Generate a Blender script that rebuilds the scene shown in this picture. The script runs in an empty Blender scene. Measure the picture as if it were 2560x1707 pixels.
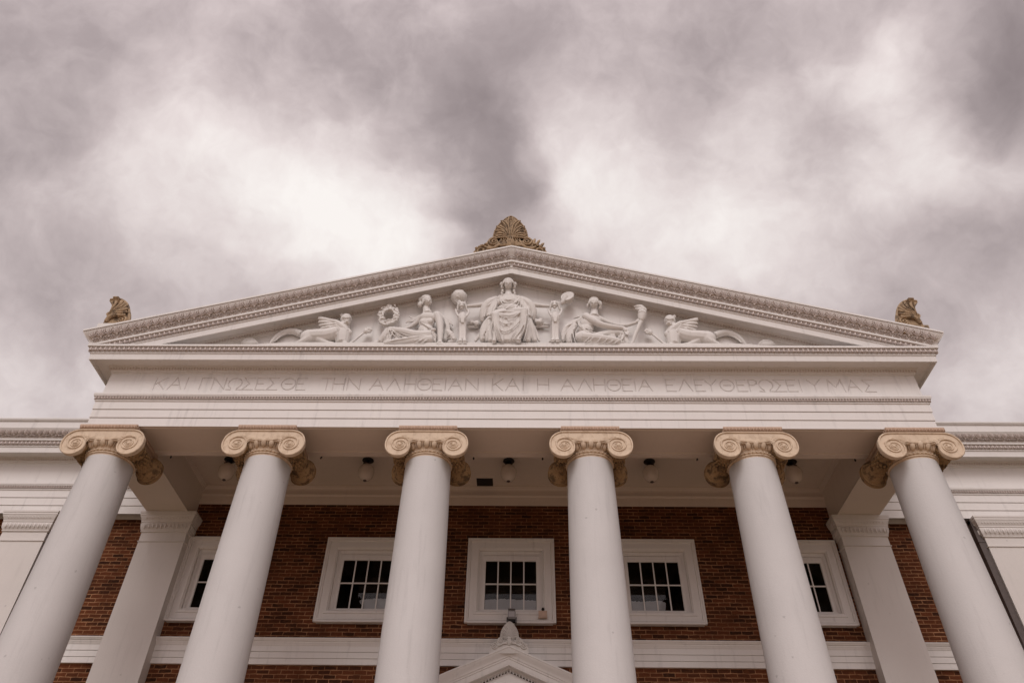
import bpy, bmesh, math, random
import numpy as np
from mathutils import Vector, Matrix, Quaternion

random.seed(7)
RNG = np.random.default_rng(7)
scene = bpy.context.scene
R = math.radians
ZB = 10.8            # heights below are measured from the underside of the architrave line; the lawn is at -ZB

# ------------------------------------------------------------------ camera
CAM_O = Vector((0.268, -12.759, -9.167))
FPX, PITCH, YAW, ROLL = 1903.946, 0.739635517, -0.0182287968, 0.0147927351
_f = Vector((math.sin(YAW) * math.cos(PITCH), math.cos(YAW) * math.cos(PITCH), math.sin(PITCH)))
_r0 = Vector((math.cos(YAW), -math.sin(YAW), 0))
_u0 = _r0.cross(_f)
_r = math.cos(ROLL) * _r0 + math.sin(ROLL) * _u0
_u = -math.sin(ROLL) * _r0 + math.cos(ROLL) * _u0
cd = bpy.data.cameras.new('camera'); cam = bpy.data.objects.new('camera', cd)
scene.collection.objects.link(cam); scene.camera = cam
cd.sensor_fit = 'HORIZONTAL'; cd.sensor_width = 36.0; cd.lens = FPX / 2560 * 36
cd.clip_start = 0.1; cd.clip_end = 3000
_m = Matrix((_r, _u, -_f)).transposed().to_4x4(); _m.translation = CAM_O + Vector((0, 0, ZB))
cam.matrix_world = _m


def pix_dir(px, py):
    return (_f + _r * ((px - 1280) / FPX) + _u * ((853.5 - py) / FPX))


def at(px, py, Y):
    """where the line of sight through a pixel of the 2560 px photograph meets the vertical plane at depth Y"""
    d = pix_dir(px, py)
    return CAM_O + d * ((Y - CAM_O.y) / d.y)


# ------------------------------------------------------------------ sky, sun, exposure
scene.view_settings.view_transform = 'Standard'; scene.view_settings.look = 'None'
scene.view_settings.exposure = 0.0; scene.view_settings.gamma = 1.0
SUN_EL, SUN_AZ = R(46), R(-6)       # azimuth measured from straight behind the camera, towards its left
w = bpy.data.worlds.new('World'); scene.world = w; w.use_nodes = True
N, L = w.node_tree.nodes, w.node_tree.links
N.clear()


class G:
    """small helper for shader node graphs"""
    def __init__(s, nt): s.n, s.l = nt.nodes, nt.links
    def put(s, sock, v):
        if hasattr(v, 'is_output') or isinstance(v, bpy.types.NodeSocket): s.l.new(v, sock)
        else: sock.default_value = tuple(v) + (1,) if sock.type == 'RGBA' and hasattr(v, '__len__') and len(v) == 3 else v
    def math(s, op, a, b=None, clamp=False):
        n = s.n.new('ShaderNodeMath'); n.operation = op; n.use_clamp = clamp
        s.put(n.inputs[0], a)
        if b is not None: s.put(n.inputs[1], b)
        return n.outputs[0]
    def vec(s, op, a, b=None):
        n = s.n.new('ShaderNodeVectorMath'); n.operation = op
        s.put(n.inputs[0], a)
        if b is not None:
            s.put(n.inputs[3 if op == 'SCALE' else 1], b)
        return n.outputs['Value'] if op in ('DISTANCE', 'LENGTH', 'DOT_PRODUCT') else n.outputs[0]
    def noise(s, v, scale, detail=6, rough=.55, dist=0., lac=2.0):
        n = s.n.new('ShaderNodeTexNoise'); s.put(n.inputs['Vector'], v)
        n.inputs['Scale'].default_value = scale; n.inputs['Detail'].default_value = detail
        n.inputs['Roughness'].default_value = rough; n.inputs['Distortion'].default_value = dist
        n.inputs['Lacunarity'].default_value = lac
        return n
    def ramp(s, f, stops):
        n = s.n.new('ShaderNodeValToRGB'); s.put(n.inputs[0], f); e = n.color_ramp.elements
        while len(e) < len(stops): e.new(.5)
        for k, (p, c) in enumerate(stops):
            e[k].position = p; e[k].color = tuple(c) + (1,) if len(c) == 3 else c
        return n.outputs[0]
    def mix(s, f, a, b, mode='MIX'):
        n = s.n.new('ShaderNodeMix'); n.data_type = 'RGBA'; n.blend_type = mode
        s.put(n.inputs[0], f); s.put(n.inputs[6], a); s.put(n.inputs[7], b)
        return n.outputs[2]
    def maprange(s, v, a, b, c, d, smooth=True):
        n = s.n.new('ShaderNodeMapRange'); n.interpolation_type = 'SMOOTHSTEP' if smooth else 'LINEAR'
        s.put(n.inputs[0], v)
        for k, x in zip((1, 2, 3, 4), (a, b, c, d)): n.inputs[k].default_value = x
        return n.outputs[0]


g = G(w.node_tree)
tc = N.new('ShaderNodeTexCoord')
dirv = g.vec('NORMALIZE', tc.outputs['Generated'])
sep = N.new('ShaderNodeSeparateXYZ'); L.new(dirv, sep.inputs[0])
wn = g.noise(dirv, 3.2, 5, .58)
plw = g.vec('ADD', dirv, g.vec('SCALE', g.vec('SUBTRACT', wn.outputs['Color'], (.5, .5, .5)), .15))
wn2 = g.noise(dirv, 11, 4, .6)
pl = g.vec('ADD', plw, g.vec('SCALE', g.vec('SUBTRACT', wn2.outputs['Color'], (.5, .5, .5)), .05))


def on_deck(px, py):
    return tuple(pix_dir(px * 1.08844, py * 1.08844).normalized())


# cloud masses: (pixel of the 2352 px wide photograph, radius across, radius in height as pixels, strength)
MASSES = [(800, 480, 190, .42), (850, 590, 140, .34), (950, 560, 90, .18), (620, 560, 150, .22), (430, 320, 150, .28), (330, 470, 160, .18), (620, 400, 150, .18),
          (1990, 90, 70, .30), (2010, 210, 80, .30), (2110, 330, 80, .28), (2010, 420, 100, .26), (2170, 430, 70, .30), (2290, 440, 80, .24), (1700, 470, 190, .30), (1480, 560, 160, .30), (1320, 410, 90, .30), (1330, 580, 120, .18),
          (1860, 620, 180, .20), (1700, 260, 80, .20), (1860, 160, 60, .22), (2300, 780, 200, .30), (60, 880, 240, .34), (1480, 200, 130, .16), (110, 480, 130, .14), (1640, 640, 150, .16), (2290, 920, 150, .18), (1330, 250, 90, .12), (1000, 170, 90, .08),
          (720, 100, 250, -.14), (520, 170, 130, -.06), (1120, 200, 90, -.16), (1150, 300, 60, -.16), (1180, 400, 60, -.26), (1185, 500, 55, -.26), (1110, 570, 45, -.22), (1050, 400, 45, -.10), (1060, 510, 40, -.18), (2300, 130, 140, -.36), (2240, 270, 80, -.18), (1610, 150, 110, -.14),
          (1750, 60, 150, -.12), (90, 160, 230, -.16), (30, 640, 120, -.10), (230, 700, 150, -.12), (1560, 330, 80, -.14), (1250, 60, 200, -.10), (2240, 620, 80, -.16), (1420, 700, 100, -.06), (2060, 690, 130, -.12), (130, 760, 80, -.08), (1900, 330, 60, -.12), (520, 470, 60, -.05)]
acc = None
for px, py, rr, am in MASSES:
    c = on_deck(px, py); e1 = on_deck(px + rr, py); rad = math.dist(c, e1)
    d = g.math('DIVIDE', g.vec('DISTANCE', plw, c), rad * 1.25)
    b = g.math('MULTIPLY', g.math('POWER', 2.718, g.math('MULTIPLY', g.math('MULTIPLY', d, d), -1.0)), am * .80)
    acc = b if acc is None else g.math('ADD', acc, b)
n1 = g.noise(plw, 5.5, 7, .56).outputs[0]
n2 = g.noise(pl, 13, 7, .58).outputs[0]
n3 = g.noise(pl, 46, 4, .55).outputs[0]
tone = g.math('ADD', acc, .395)
for nn_, am in ((n1, .54), (n2, .42), (n3, .10)): tone = g.math('ADD', tone, g.math('MULTIPLY', g.math('SUBTRACT', nn_, .5), am))
cloud = g.ramp(tone, [(0.0, (.25, .206, .21)), (.26, (.36, .303, .306)), (.50, (.55, .472, .470)), (.72, (.755, .672, .66)), (.92, (.90, .84, .815)), (1.0, (.95, .90, .87))])
# the overcast is brightest round the hidden sun
sund = Vector((math.sin(SUN_AZ) * math.cos(SUN_EL), -math.cos(SUN_AZ) * math.cos(SUN_EL), math.sin(SUN_EL)))
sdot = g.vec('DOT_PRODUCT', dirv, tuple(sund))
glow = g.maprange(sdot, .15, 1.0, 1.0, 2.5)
glow = g.math('MULTIPLY', glow, g.maprange(g.math('ABSOLUTE', sep.outputs[0]), .57, .88, 1.0, .26))  # unseen sides of the sky dimmed, an added factor to deepen column shading
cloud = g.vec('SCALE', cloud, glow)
sky = N.new('ShaderNodeTexSky'); sky.sky_type = 'NISHITA'; sky.sun_disc = False
sky.sun_elevation = SUN_EL; sky.sun_rotation = math.pi - SUN_AZ; sky.air_density = 1.5; sky.dust_density = 4
STR = 0.1
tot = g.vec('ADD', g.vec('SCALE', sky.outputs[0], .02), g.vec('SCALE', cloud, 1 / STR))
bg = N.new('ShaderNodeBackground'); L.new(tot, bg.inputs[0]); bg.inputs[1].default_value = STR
ow = N.new('ShaderNodeOutputWorld'); L.new(bg.outputs[0], ow.inputs[0])

sl = bpy.data.lights.new('sun', 'SUN'); sl.energy = 1.05; sl.angle = R(24); sl.color = (1.0, .96, .92)
so = bpy.data.objects.new('sun', sl); scene.collection.objects.link(so)
so.rotation_euler = (-sund).to_track_quat('-Z', 'Y').to_euler(); so.location = (0, -20, 60)


# ------------------------------------------------------------------ materials
def principled(name):
    m = bpy.data.materials.new(name); m.use_nodes = True
    gg = G(m.node_tree); return m, gg, gg.n['Principled BSDF']


def plaster(name, col, var=.06, rough=.6, bump=.15, streak=.10, grime=None, scale=1.0, specks=0, mottle=0):
    """painted or stone surface: uneven tone, rain streaks, fine grain"""
    m, gg, b = principled(name)
    geo = gg.n.new('ShaderNodeNewGeometry'); p = geo.outputs['Position']
    big = gg.noise(p, .9 * scale, 5, .6).outputs[0]
    st = gg.n.new('ShaderNodeMapping'); gg.l.new(p, st.inputs[0]); st.inputs['Scale'].default_value = (5 * scale, 5 * scale, .45 * scale)
    strk = gg.noise(st.outputs[0], 1.6, 5, .65).outputs[0]
    fine = gg.noise(p, 38 * scale, 4, .6).outputs[0]
    f = gg.math('ADD', gg.math('MULTIPLY', gg.math('SUBTRACT', big, .5), var * 2.4), gg.math('MULTIPLY', gg.math('SUBTRACT', fine, .5), var * 1.2))
    f = gg.math('ADD', f, 1.0)
    c = gg.vec('SCALE', col, f)
    gcol = grime or tuple(x * .62 for x in col)
    mask = gg.math('MULTIPLY', gg.maprange(strk, .52, .78, 0, 1), streak * 3)
    c = gg.mix(mask, c, gcol)
    if mottle:                                           # lichen and soot in small patches
        mo = gg.noise(p, 7, 4, .6).outputs[0]; c = gg.mix(gg.math('MULTIPLY', gg.maprange(mo, .48, .64, 0, 1), mottle), c, gcol)
    if specks:                                           # small chips and dirt spots
        vo = gg.n.new('ShaderNodeTexVoronoi'); gg.l.new(p, vo.inputs['Vector']); vo.inputs['Scale'].default_value = 2.6
        rim = gg.math('ADD', vo.outputs['Distance'], gg.math('MULTIPLY', gg.math('SUBTRACT', fine, .5), .12))
        c = gg.mix(gg.math('MULTIPLY', gg.maprange(rim, .035, .075, 1, 0), specks), c, tuple(x * .45 for x in col))
    gg.l.new(c, b.inputs['Base Color']); b.inputs['Roughness'].default_value = rough
    b.inputs['Specular IOR Level'].default_value = .3
    bp = gg.n.new('ShaderNodeBump'); bp.inputs['Strength'].default_value = bump; bp.inputs['Distance'].default_value = .01
    gg.l.new(fine, bp.inputs['Height']); gg.l.new(bp.outputs[0], b.inputs['Normal'])
    return m


def plain(name, col, rough=.5, metal=0.0):
    m, gg, b = principled(name)
    geo = gg.n.new('ShaderNodeNewGeometry')
    n = gg.noise(geo.outputs['Position'], 14, 4, .6).outputs[0]
    c = gg.vec('SCALE', col, gg.maprange(n, .2, .8, .8, 1.2, False)); gg.l.new(c, b.inputs['Base Color'])
    b.inputs['Roughness'].default_value = rough; b.inputs['Metallic'].default_value = metal
    return m


M = {}
M['white'] = plaster('white_paint', (.73, .706, .688), .06, .55, .12, .15)
M['column'] = plaster('column_stucco', (.592, .582, .58), .07, .7, .3, .10, specks=.42)
M['pilaster'] = plaster('pilaster_paint', (.655, .62, .595), .05, .65, .2, .08, specks=.3)
M['carving'] = plaster('carved_white_stone', (.69, .665, .64), .08, .7, .2, .12, scale=1.6)
M['leafwork'] = plaster('painted_ornament', (.60, .53, .50), .10, .6, .1, .10, scale=2)
M['ceiling'] = plaster('ceiling_paint', (.68, .60, .53), .05, .7, .1, .05)
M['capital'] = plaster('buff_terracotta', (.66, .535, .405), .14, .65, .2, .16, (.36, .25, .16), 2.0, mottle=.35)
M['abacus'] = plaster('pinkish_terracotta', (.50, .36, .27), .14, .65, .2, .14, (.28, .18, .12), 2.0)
M['scroll'] = plaster('dark_brown_terracotta', (.33, .215, .11), .22, .7, .3, .25, (.075, .048, .026), 2.5, mottle=.8)  # darker brown than the capital face, for bolsters and rear volutes
M['acroterion'] = plaster('weathered_brown_stone', (.41, .295, .185), .3, .8, .4, .3, (.065, .046, .034), 3.0, mottle=.7)
M['iron'] = plain('black_iron', (.012, .010, .010), .45, .4)
M['spout'] = plain('dark_bronze_paint', (.085, .066, .06), .6)
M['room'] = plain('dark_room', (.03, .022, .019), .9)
M['roof'] = plain('grey_metal_roof', (.20, .19, .185), .5)
M['sheet'] = plaster('grey_paper', (.44, .43, .45), .08, .8, .1, .1)
M['box'] = plain('peach_plastic', (.52, .38, .30), .6)
M['door'] = plain('dark_door', (.05, .035, .028), .4)
M['paving'] = None

m, gg, b = principled('brick'); M['brick'] = m
geo = gg.n.new('ShaderNodeNewGeometry')
sp = gg.n.new('ShaderNodeSeparateXYZ'); gg.l.new(geo.outputs['Position'], sp.inputs[0])
cb = gg.n.new('ShaderNodeCombineXYZ'); gg.l.new(gg.math('ADD', sp.outputs[0], sp.outputs[1]), cb.inputs[0]); gg.l.new(sp.outputs[2], cb.inputs[1])
jig = gg.noise(cb.outputs[0], 5, 3, .6)
pv = gg.vec('ADD', cb.outputs[0], gg.vec('SCALE', gg.vec('SUBTRACT', jig.outputs['Color'], (.5, .5, .5)), .040))
bt = gg.n.new('ShaderNodeTexBrick'); gg.l.new(pv, bt.inputs['Vector'])
bt.offset = .5; bt.inputs['Scale'].default_value = 1.0
bt.inputs['Brick Width'].default_value = .262; bt.inputs['Row Height'].default_value = .091
bt.inputs['Mortar Size'].default_value = .0085; bt.inputs['Mortar Smooth'].default_value = .35; bt.inputs['Bias'].default_value = -.15
bt.inputs['Color1'].default_value = (.112, .038, .018, 1); bt.inputs['Color2'].default_value = (.026, .013, .009, 1)
mn = gg.noise(cb.outputs[0], 2.2, 5, .65).outputs[0]
mort = gg.ramp(mn, [(.25, (.12, .055, .03)), (.5, (.27, .135, .072)), (.75, (.43, .24, .13))])
gg.l.new(mort, bt.inputs['Mortar'])
bn = gg.noise(cb.outputs[0], 1.1, 6, .6).outputs[0]
fn = gg.noise(cb.outputs[0], 30, 4, .7).outputs[0]
# wide weathered bed joints on top of the brick pattern
py_ = gg.n.new('ShaderNodeSeparateXYZ'); gg.l.new(pv, py_.inputs[0])
fr = gg.math('FRACT', gg.math('DIVIDE', py_.outputs[1], .091))
ed = gg.math('MINIMUM', fr, gg.math('SUBTRACT', 1.0, fr))
bed = gg.maprange(ed, .08, .17, 1, 0)
patch = gg.maprange(gg.noise(cb.outputs[0], 3.3, 4, .7).outputs[0], .38, .62, .1, .95)
base = gg.mix(gg.math('MULTIPLY', bed, patch), bt.outputs[0], mort)
odd = gg.maprange(gg.noise(cb.outputs[0], 5.5, 3, .8).outputs[0], .50, .72, 0, .55)
base = gg.mix(odd, base, (.15, .056, .023))
c = gg.vec('SCALE', base, gg.math('ADD', gg.math('MULTIPLY', gg.math('SUBTRACT', bn, .5), 1.0), gg.math('ADD', gg.math('MULTIPLY', gg.math('SUBTRACT', fn, .5), .6), 1.05)))
gg.l.new(c, b.inputs['Base Color']); b.inputs['Roughness'].default_value = .92; b.inputs['Specular IOR Level'].default_value = .06
bp = gg.n.new('ShaderNodeBump'); bp.inputs['Strength'].default_value = .7; bp.inputs['Distance'].default_value = .012
gg.l.new(gg.math('SUBTRACT', gg.math('MULTIPLY', fn, .4), bt.outputs[1]), bp.inputs['Height']); gg.l.new(bp.outputs[0], b.inputs['Normal'])

m, gg, b = principled('window_glass'); M['glass'] = m
b.inputs['Base Color'].default_value = (.9, .92, .92, 1); b.inputs['Roughness'].default_value = .02
b.inputs['Transmission Weight'].default_value = 1.0; b.inputs['IOR'].default_value = 1.25
m, gg, b = principled('frosted_glass'); M['globe'] = m
geo = gg.n.new('ShaderNodeNewGeometry'); n = gg.noise(geo.outputs['Position'], 7, 3).outputs[0]
gg.l.new(gg.ramp(n, [(.2, (.62, .54, .47)), (.8, (.72, .64, .56))]), b.inputs['Base Color']); b.inputs['Roughness'].default_value = .25
m, gg, b = principled('brick_paving'); M['paving'] = m
geo = gg.n.new('ShaderNodeNewGeometry')
bt = gg.n.new('ShaderNodeTexBrick'); gg.l.new(geo.outputs['Position'], bt.inputs['Vector'])
bt.inputs['Scale'].default_value = 1; bt.inputs['Brick Width'].default_value = .22; bt.inputs['Row Height'].default_value = .11; bt.inputs['Mortar Size'].default_value = .006
bt.inputs['Color1'].default_value = (.40, .275, .18, 1); bt.inputs['Color2'].default_value = (.33, .215, .135, 1); bt.inputs['Mortar'].default_value = (.40, .33, .27, 1)
gg.l.new(bt.outputs[0], b.inputs['Base Color']); b.inputs['Roughness'].default_value = .85
m, gg, b = principled('lawn'); M['lawn'] = m
geo = gg.n.new('ShaderNodeNewGeometry'); n = gg.noise(geo.outputs['Position'], .4, 8, .7).outputs[0]
gg.l.new(gg.ramp(n, [(.3, (.06, .085, .03)), (.7, (.10, .12, .05))]), b.inputs['Base Color']); b.inputs['Roughness'].default_value = .9

# ------------------------------------------------------------------ mesh helpers
ORG = {}


def _ell(nu=8, nv=5):
    v = [(0, 0, 1)]
    for j in range(1, nv):
        a = math.pi * j / nv
        for i in range(nu):
            t = 2 * math.pi * i / nu; v.append((math.sin(a) * math.cos(t), math.sin(a) * math.sin(t), math.cos(a)))
    v.append((0, 0, -1)); f = []
    for i in range(nu): f.append((0, 1 + i, 1 + (i + 1) % nu))
    for j in range(nv - 2):
        for i in range(nu):
            a = 1 + j * nu + i; bq = 1 + j * nu + (i + 1) % nu; f.append((a, a + nu, bq + nu, bq))
    k = len(v) - 1; s = 1 + (nv - 2) * nu
    for i in range(nu): f.append((k, s + (i + 1) % nu, s + i))
    return np.array(v, float), f


ELL = {n: _ell(*n) for n in [(6, 4), (8, 5), (12, 8), (20, 12)]}


class MB:
    def __init__(s): s.v, s.f, s.n = [], [], 0
    def add(s, v, f):
        v = np.asarray(v, float).reshape(-1, 3); s.v.append(v); k = s.n
        s.f += [tuple(i + k for i in q) for q in f]; s.n += len(v); return s
    def box(s, a, b):
        x0, y0, z0 = a; x1, y1, z1 = b
        return s.add([(x0, y0, z0), (x1, y0, z0), (x1, y1, z0), (x0, y1, z0), (x0, y0, z1), (x1, y0, z1), (x1, y1, z1), (x0, y1, z1)],
                     [(0, 3, 2, 1), (4, 5, 6, 7), (0, 1, 5, 4), (1, 2, 6, 5), (2, 3, 7, 6), (3, 0, 4, 7)])
    def quad(s, *p): return s.add(p, [tuple(range(len(p)))])
    def ell(s, c, r, rot=None, res=(12, 8)):
        v, f = ELL[res]; v = v * np.asarray(r if hasattr(r, '__len__') else (r, r, r), float)
        if rot is not None: v = v @ np.asarray(rot, float).T
        return s.add(v + np.asarray(c, float), f)
    def tube(s, pts, rad, seg=8, flat=None, smooth=0):
        """closed tapered tube along points; flat = (direction, factor) squeezes the section along a direction"""
        P = [np.asarray(p, float) for p in pts]; n = len(P)
        Q = list(rad) if hasattr(rad, '__len__') else [rad] * n
        for _ in range(smooth):
            P2, Q2 = [P[0]], [Q[0]]
            for i in range(n - 1):
                P2 += [P[i] * .75 + P[i + 1] * .25, P[i] * .25 + P[i + 1] * .75]; Q2 += [Q[i] * .75 + Q[i + 1] * .25, Q[i] * .25 + Q[i + 1] * .75]
            P, Q = P2 + [P[-1]], Q2 + [Q[-1]]; n = len(P)
        T = [P[min(i + 1, n - 1)] - P[max(i - 1, 0)] for i in range(n)]
        T = [t / (np.linalg.norm(t) + 1e-9) for t in T]
        up = np.array((0, 1., 0)) if abs(T[0][1]) < .9 else np.array((1., 0, 0))
        V, F = [], []
        A = np.cross(T[0], up); A /= np.linalg.norm(A)
        for i in range(n):
            A = A - T[i] * A.dot(T[i]); A /= np.linalg.norm(A) + 1e-9; B = np.cross(T[i], A)
            for k in range(seg):
                t = 2 * math.pi * k / seg; o = (A * math.cos(t) + B * math.sin(t)) * Q[i]
                if flat is not None:
                    fd = np.asarray(flat[0], float); o = o - fd * o.dot(fd) * (1 - flat[1])
                V.append(P[i] + o)
        for i in range(n - 1):
            for k in range(seg):
                a = i * seg + k; b_ = i * seg + (k + 1) % seg; F.append((a, b_, b_ + seg, a + seg))
        c0, c1 = len(V), len(V) + 1; V += [P[0] - T[0] * Q[0] * .5, P[-1] + T[-1] * Q[-1] * .5]
        for k in range(seg):
            F.append((c0, (k + 1) % seg, k)); F.append((c1, (n - 1) * seg + k, (n - 1) * seg + (k + 1) % seg))
        return s.add(V, F)
    def lathe(s, prof, c=(0, 0, 0), seg=32, axis='z', caps=True):
        """prof: (radius, height) pairs round an upright (or y) axis through c"""
        V, F = [], []
        for r_, z in prof:
            for k in range(seg):
                t = 2 * math.pi * k / seg; x, y = r_ * math.cos(t), r_ * math.sin(t)
                V.append((c[0] + x, c[1] + y, c[2] + z) if axis == 'z' else (c[0] + x, c[1] + z, c[2] - y))
        for i in range(len(prof) - 1):
            for k in range(seg):
                a = i * seg + k; b_ = i * seg + (k + 1) % seg; F.append((a, b_, b_ + seg, a + seg))
        if caps:
            F.append(tuple(reversed(range(seg)))); F.append(tuple((len(prof) - 1) * seg + k for k in range(seg)))
        return s.add(V, F)
    def sweep(s, nodes, prof, close_ends=True):
        """nodes: functions (e, z) -> point; prof: (e, z) list, swept from node to node"""
        m_ = len(prof); V = [nd(e, z) for nd in nodes for e, z in prof]; F = []
        for i in range(len(nodes) - 1):
            for j in range(m_ - 1): F.append((i * m_ + j, (i + 1) * m_ + j, (i + 1) * m_ + j + 1, i * m_ + j + 1))
        if close_ends: F += [tuple(reversed(range(m_))), tuple((len(nodes) - 1) * m_ + j for j in range(m_))]
        return s.add(V, F)
    def prism(s, poly, y0, y1):
        """outline in (x, z), thickness from y0 (front) to y1"""
        n = len(poly); V = [(x, y0, z) for x, z in poly] + [(x, y1, z) for x, z in poly]
        F = [tuple(range(n)), tuple(reversed(range(n, 2 * n)))] + [(i, i + n, (i + 1) % n + n, (i + 1) % n) for i in range(n)]
        return s.add(V, F)
    def run(s, units, p0, u, wv, nv, length, pitch, start=None):
        """copies of small ellipsoids along a line. units: (s, t, o, rs, rt, ro, angle) in the run's own axes"""
        u, wv, nv = (np.asarray(a, float) / np.linalg.norm(a) for a in (u, wv, nv)); p0 = np.asarray(p0, float)
        n = max(1, int(round(length / pitch))); pt = length / n; B = np.stack([u, wv, nv], 0)
        tv, tf = ELL[(6, 4)]; V1, F1 = [], []
        for (a, t, o, rs, rt, ro, an) in units:
            v = tv[:, [0, 2, 1]] * np.array((rs, rt, ro)); ca, sa = math.cos(an), math.sin(an)
            v = np.stack([v[:, 0] * ca - v[:, 1] * sa, v[:, 0] * sa + v[:, 1] * ca, v[:, 2]], 1) + np.array((a, t, o))
            F1 += [tuple(i + len(V1) * len(tv) for i in q) for q in tf]; V1.append(v)
        V1 = np.concatenate(V1)
        for k in range(n):
            s.add((V1 + np.array(((k + .5) * pt, 0, 0))) @ B + p0, F1)
        return s
    def build(s, name, mat, parent=None, smooth=True, angle=38, loc=None):
        me = bpy.data.meshes.new(name)
        v = np.concatenate(s.v) + np.array((0, 0, ZB)); o0 = ORG.get(parent.name) if parent else None
        org = np.array(loc if loc is not None else (0, 0, 0), float) + (np.array((0, 0, ZB)) if loc is not None else 0)
        base = np.array(o0, float) if o0 is not None else np.zeros(3)
        mine = org if loc is not None else base
        me.from_pydata((v - mine).tolist(), [], s.f); me.validate(); me.update()
        bmx = bmesh.new(); bmx.from_mesh(me); bmesh.ops.recalc_face_normals(bmx, faces=bmx.faces); bmx.to_mesh(me); bmx.free()
        if smooth:
            me.polygons.foreach_set('use_smooth', [True] * len(me.polygons)); me.set_sharp_from_angle(angle=R(angle))
        me.materials.append(M[mat] if isinstance(mat, str) else mat)
        ob = bpy.data.objects.new(name, me); scene.collection.objects.link(ob)
        ob.location = mine - base
        if parent: ob.parent = parent
        ORG[ob.name] = mine
        return ob


def tag(o, label, cat, group=None):
    o['label'] = label; o['category'] = cat
    if group: o['group'] = group
    return o


def empty(name, loc, label, cat, group=None):
    o = bpy.data.objects.new(name, None); scene.collection.objects.link(o)
    o.location = (loc[0], loc[1], loc[2] + ZB); o.empty_display_size = .3; ORG[o.name] = np.array(o.location)
    return tag(o, label, cat, group)


def struct(o): o['kind'] = 'structure'; return o


def copy_tree(o, parent=None):
    c_ = o.copy(); scene.collection.objects.link(c_)
    if parent: c_.parent = parent
    for ch in list(o.children): copy_tree(ch, c_)
    return c_


def bake(ob):
    """replace an object's modifiers by their result"""
    dg = bpy.context.evaluated_depsgraph_get(); dg.update()
    me = bpy.data.meshes.new_from_object(ob.evaluated_get(dg)); mats = list(ob.data.materials)
    ob.modifiers.clear(); old = ob.data; ob.data = me
    if not me.materials:
        for x in mats: me.materials.append(x)
    bpy.data.meshes.remove(old); me.name = ob.name.split('.')[0]
    me.polygons.foreach_set('use_smooth', [True] * len(me.polygons))
    return ob


def melt(ob, voxel=.014, it=3, fac=.5):
    """fuse overlapping volumes into one continuous carved surface"""
    md = ob.modifiers.new('r', 'REMESH'); md.mode = 'VOXEL'; md.voxel_size = voxel; md.use_smooth_shade = True
    if it:
        sm = ob.modifiers.new('s', 'SMOOTH'); sm.iterations = it; sm.factor = fac
    return bake(ob)

# ------------------------------------------------------------------ setting
o = MB().quad((-400, -400, -ZB), (400, -400, -ZB), (400, 400, -ZB), (-400, 400, -ZB)).build('lawn', 'lawn'); struct(o)
o = MB().quad((-30, -60, -ZB + .004), (30, -60, -ZB + .004), (30, -2.2, -ZB + .004), (-30, -2.2, -ZB + .004)).build('paved_forecourt', 'paving'); struct(o)

# ------------------------------------------------------------------ the hall
hall = empty('hall_building', (0, 4, -ZB), 'brick hall with white columned portico under a sculpted pediment', 'building')
XC, XB = 8.80, 7.78            # outer and inner line of the side beams
YF, YB, YW, YBR = .05, 1.10, 3.65, 3.94   # portico face, back of front beam, wing face, brick face
ZS, ZCEIL = .116, 1.09
WIN_X = (-6.68, -3.35, .015, 3.35, 6.68)
SL = .302                      # slope of the pediment

# brick wall with openings
b = MB(); xs = [-27]
for x in WIN_X: xs += [x - .95, x + .95]
xs += [27]
b.box((-27, YBR, -.45), (27, 4.4, 2.2))
b.box((-27, YBR, -ZB), (27, 4.4, -2.33))
for i in range(0, len(xs), 2): b.box((xs[i], YBR, -2.33), (xs[i + 1], 4.4, -.45))
brick = b.build('brick_wall', 'brick', hall, smooth=False)

# roofs behind the cornices
b = MB().quad((-27, YW - .3, 2.38), (27, YW - .3, 2.38), (27, 24, 2.6), (-27, 24, 2.6))
b.quad((-27, 24, -ZB), (27, 24, -ZB), (27, 24, 2.6), (-27, 24, 2.6)).quad((-27, 4.4, -ZB), (-27, 24, -ZB), (-27, 24, 2.5), (-27, 4.4, 2.4)).quad((27, 4.4, -ZB), (27, 24, -ZB), (27, 24, 2.5), (27, 4.4, 2.4))
b.build('main_roof', 'roof', hall, smooth=False)
b = MB()
for sg in (-1, 1): b.quad((0, -.5, 5.05), (0, 14, 5.05), (sg * 9.3, 14, 5.05 - SL * 9.3), (sg * 9.3, -.5, 5.05 - SL * 9.3))
b.build('portico_roof', 'roof', hall, smooth=False)

# --- entablature profiles (projection, height)
ARCH = [(0, ZS), (0, .318), (-.015, .320), (-.015, .334), (.014, .336), (.014, .527), (-.002, .529), (-.002, .543), (.027, .545), (.027, .742)]
TAEN = [(.045, .744), (.05, .765), (.03, .775), (.045, .845), (.085, .85), (.085, .875), (.095, .88), (.095, .93), (0, .935)]
FRIEZE = [(-.01, .93), (-.01, 1.56)]
CORN = [(-.01, 1.55), (.02, 1.56), (.02, 1.585), (.05, 1.63), (.055, 1.675), (.075, 1.68), (.075, 1.70), (.335, 1.70), (.345, 1.63), (.375, 1.627),
        (.385, 1.783), (.405, 1.787), (.405, 1.808), (.40, 1.812), (.405, 1.86), (.425, 1.93), (.475, 1.935), (.475, 1.985), (-.02, 1.988)]
SIMA = [(.475, 1.99), (.48, 2.03), (.50, 2.07), (.545, 2.11), (.585, 2.15), (.605, 2.185), (.615, 2.205)]

PN = [lambda e, z: (-XC - e, YW - e, z), lambda e, z: (-XC - e, YF - e, z), lambda e, z: (XC + e, YF - e, z), lambda e, z: (XC + e, YW - e, z)]
WL = [lambda e, z: (-27, YW - e, z), lambda e, z: (-XC - e, YW - e, z)]
WR = [lambda e, z: (XC + e, YW - e, z), lambda e, z: (27, YW - e, z)]

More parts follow.
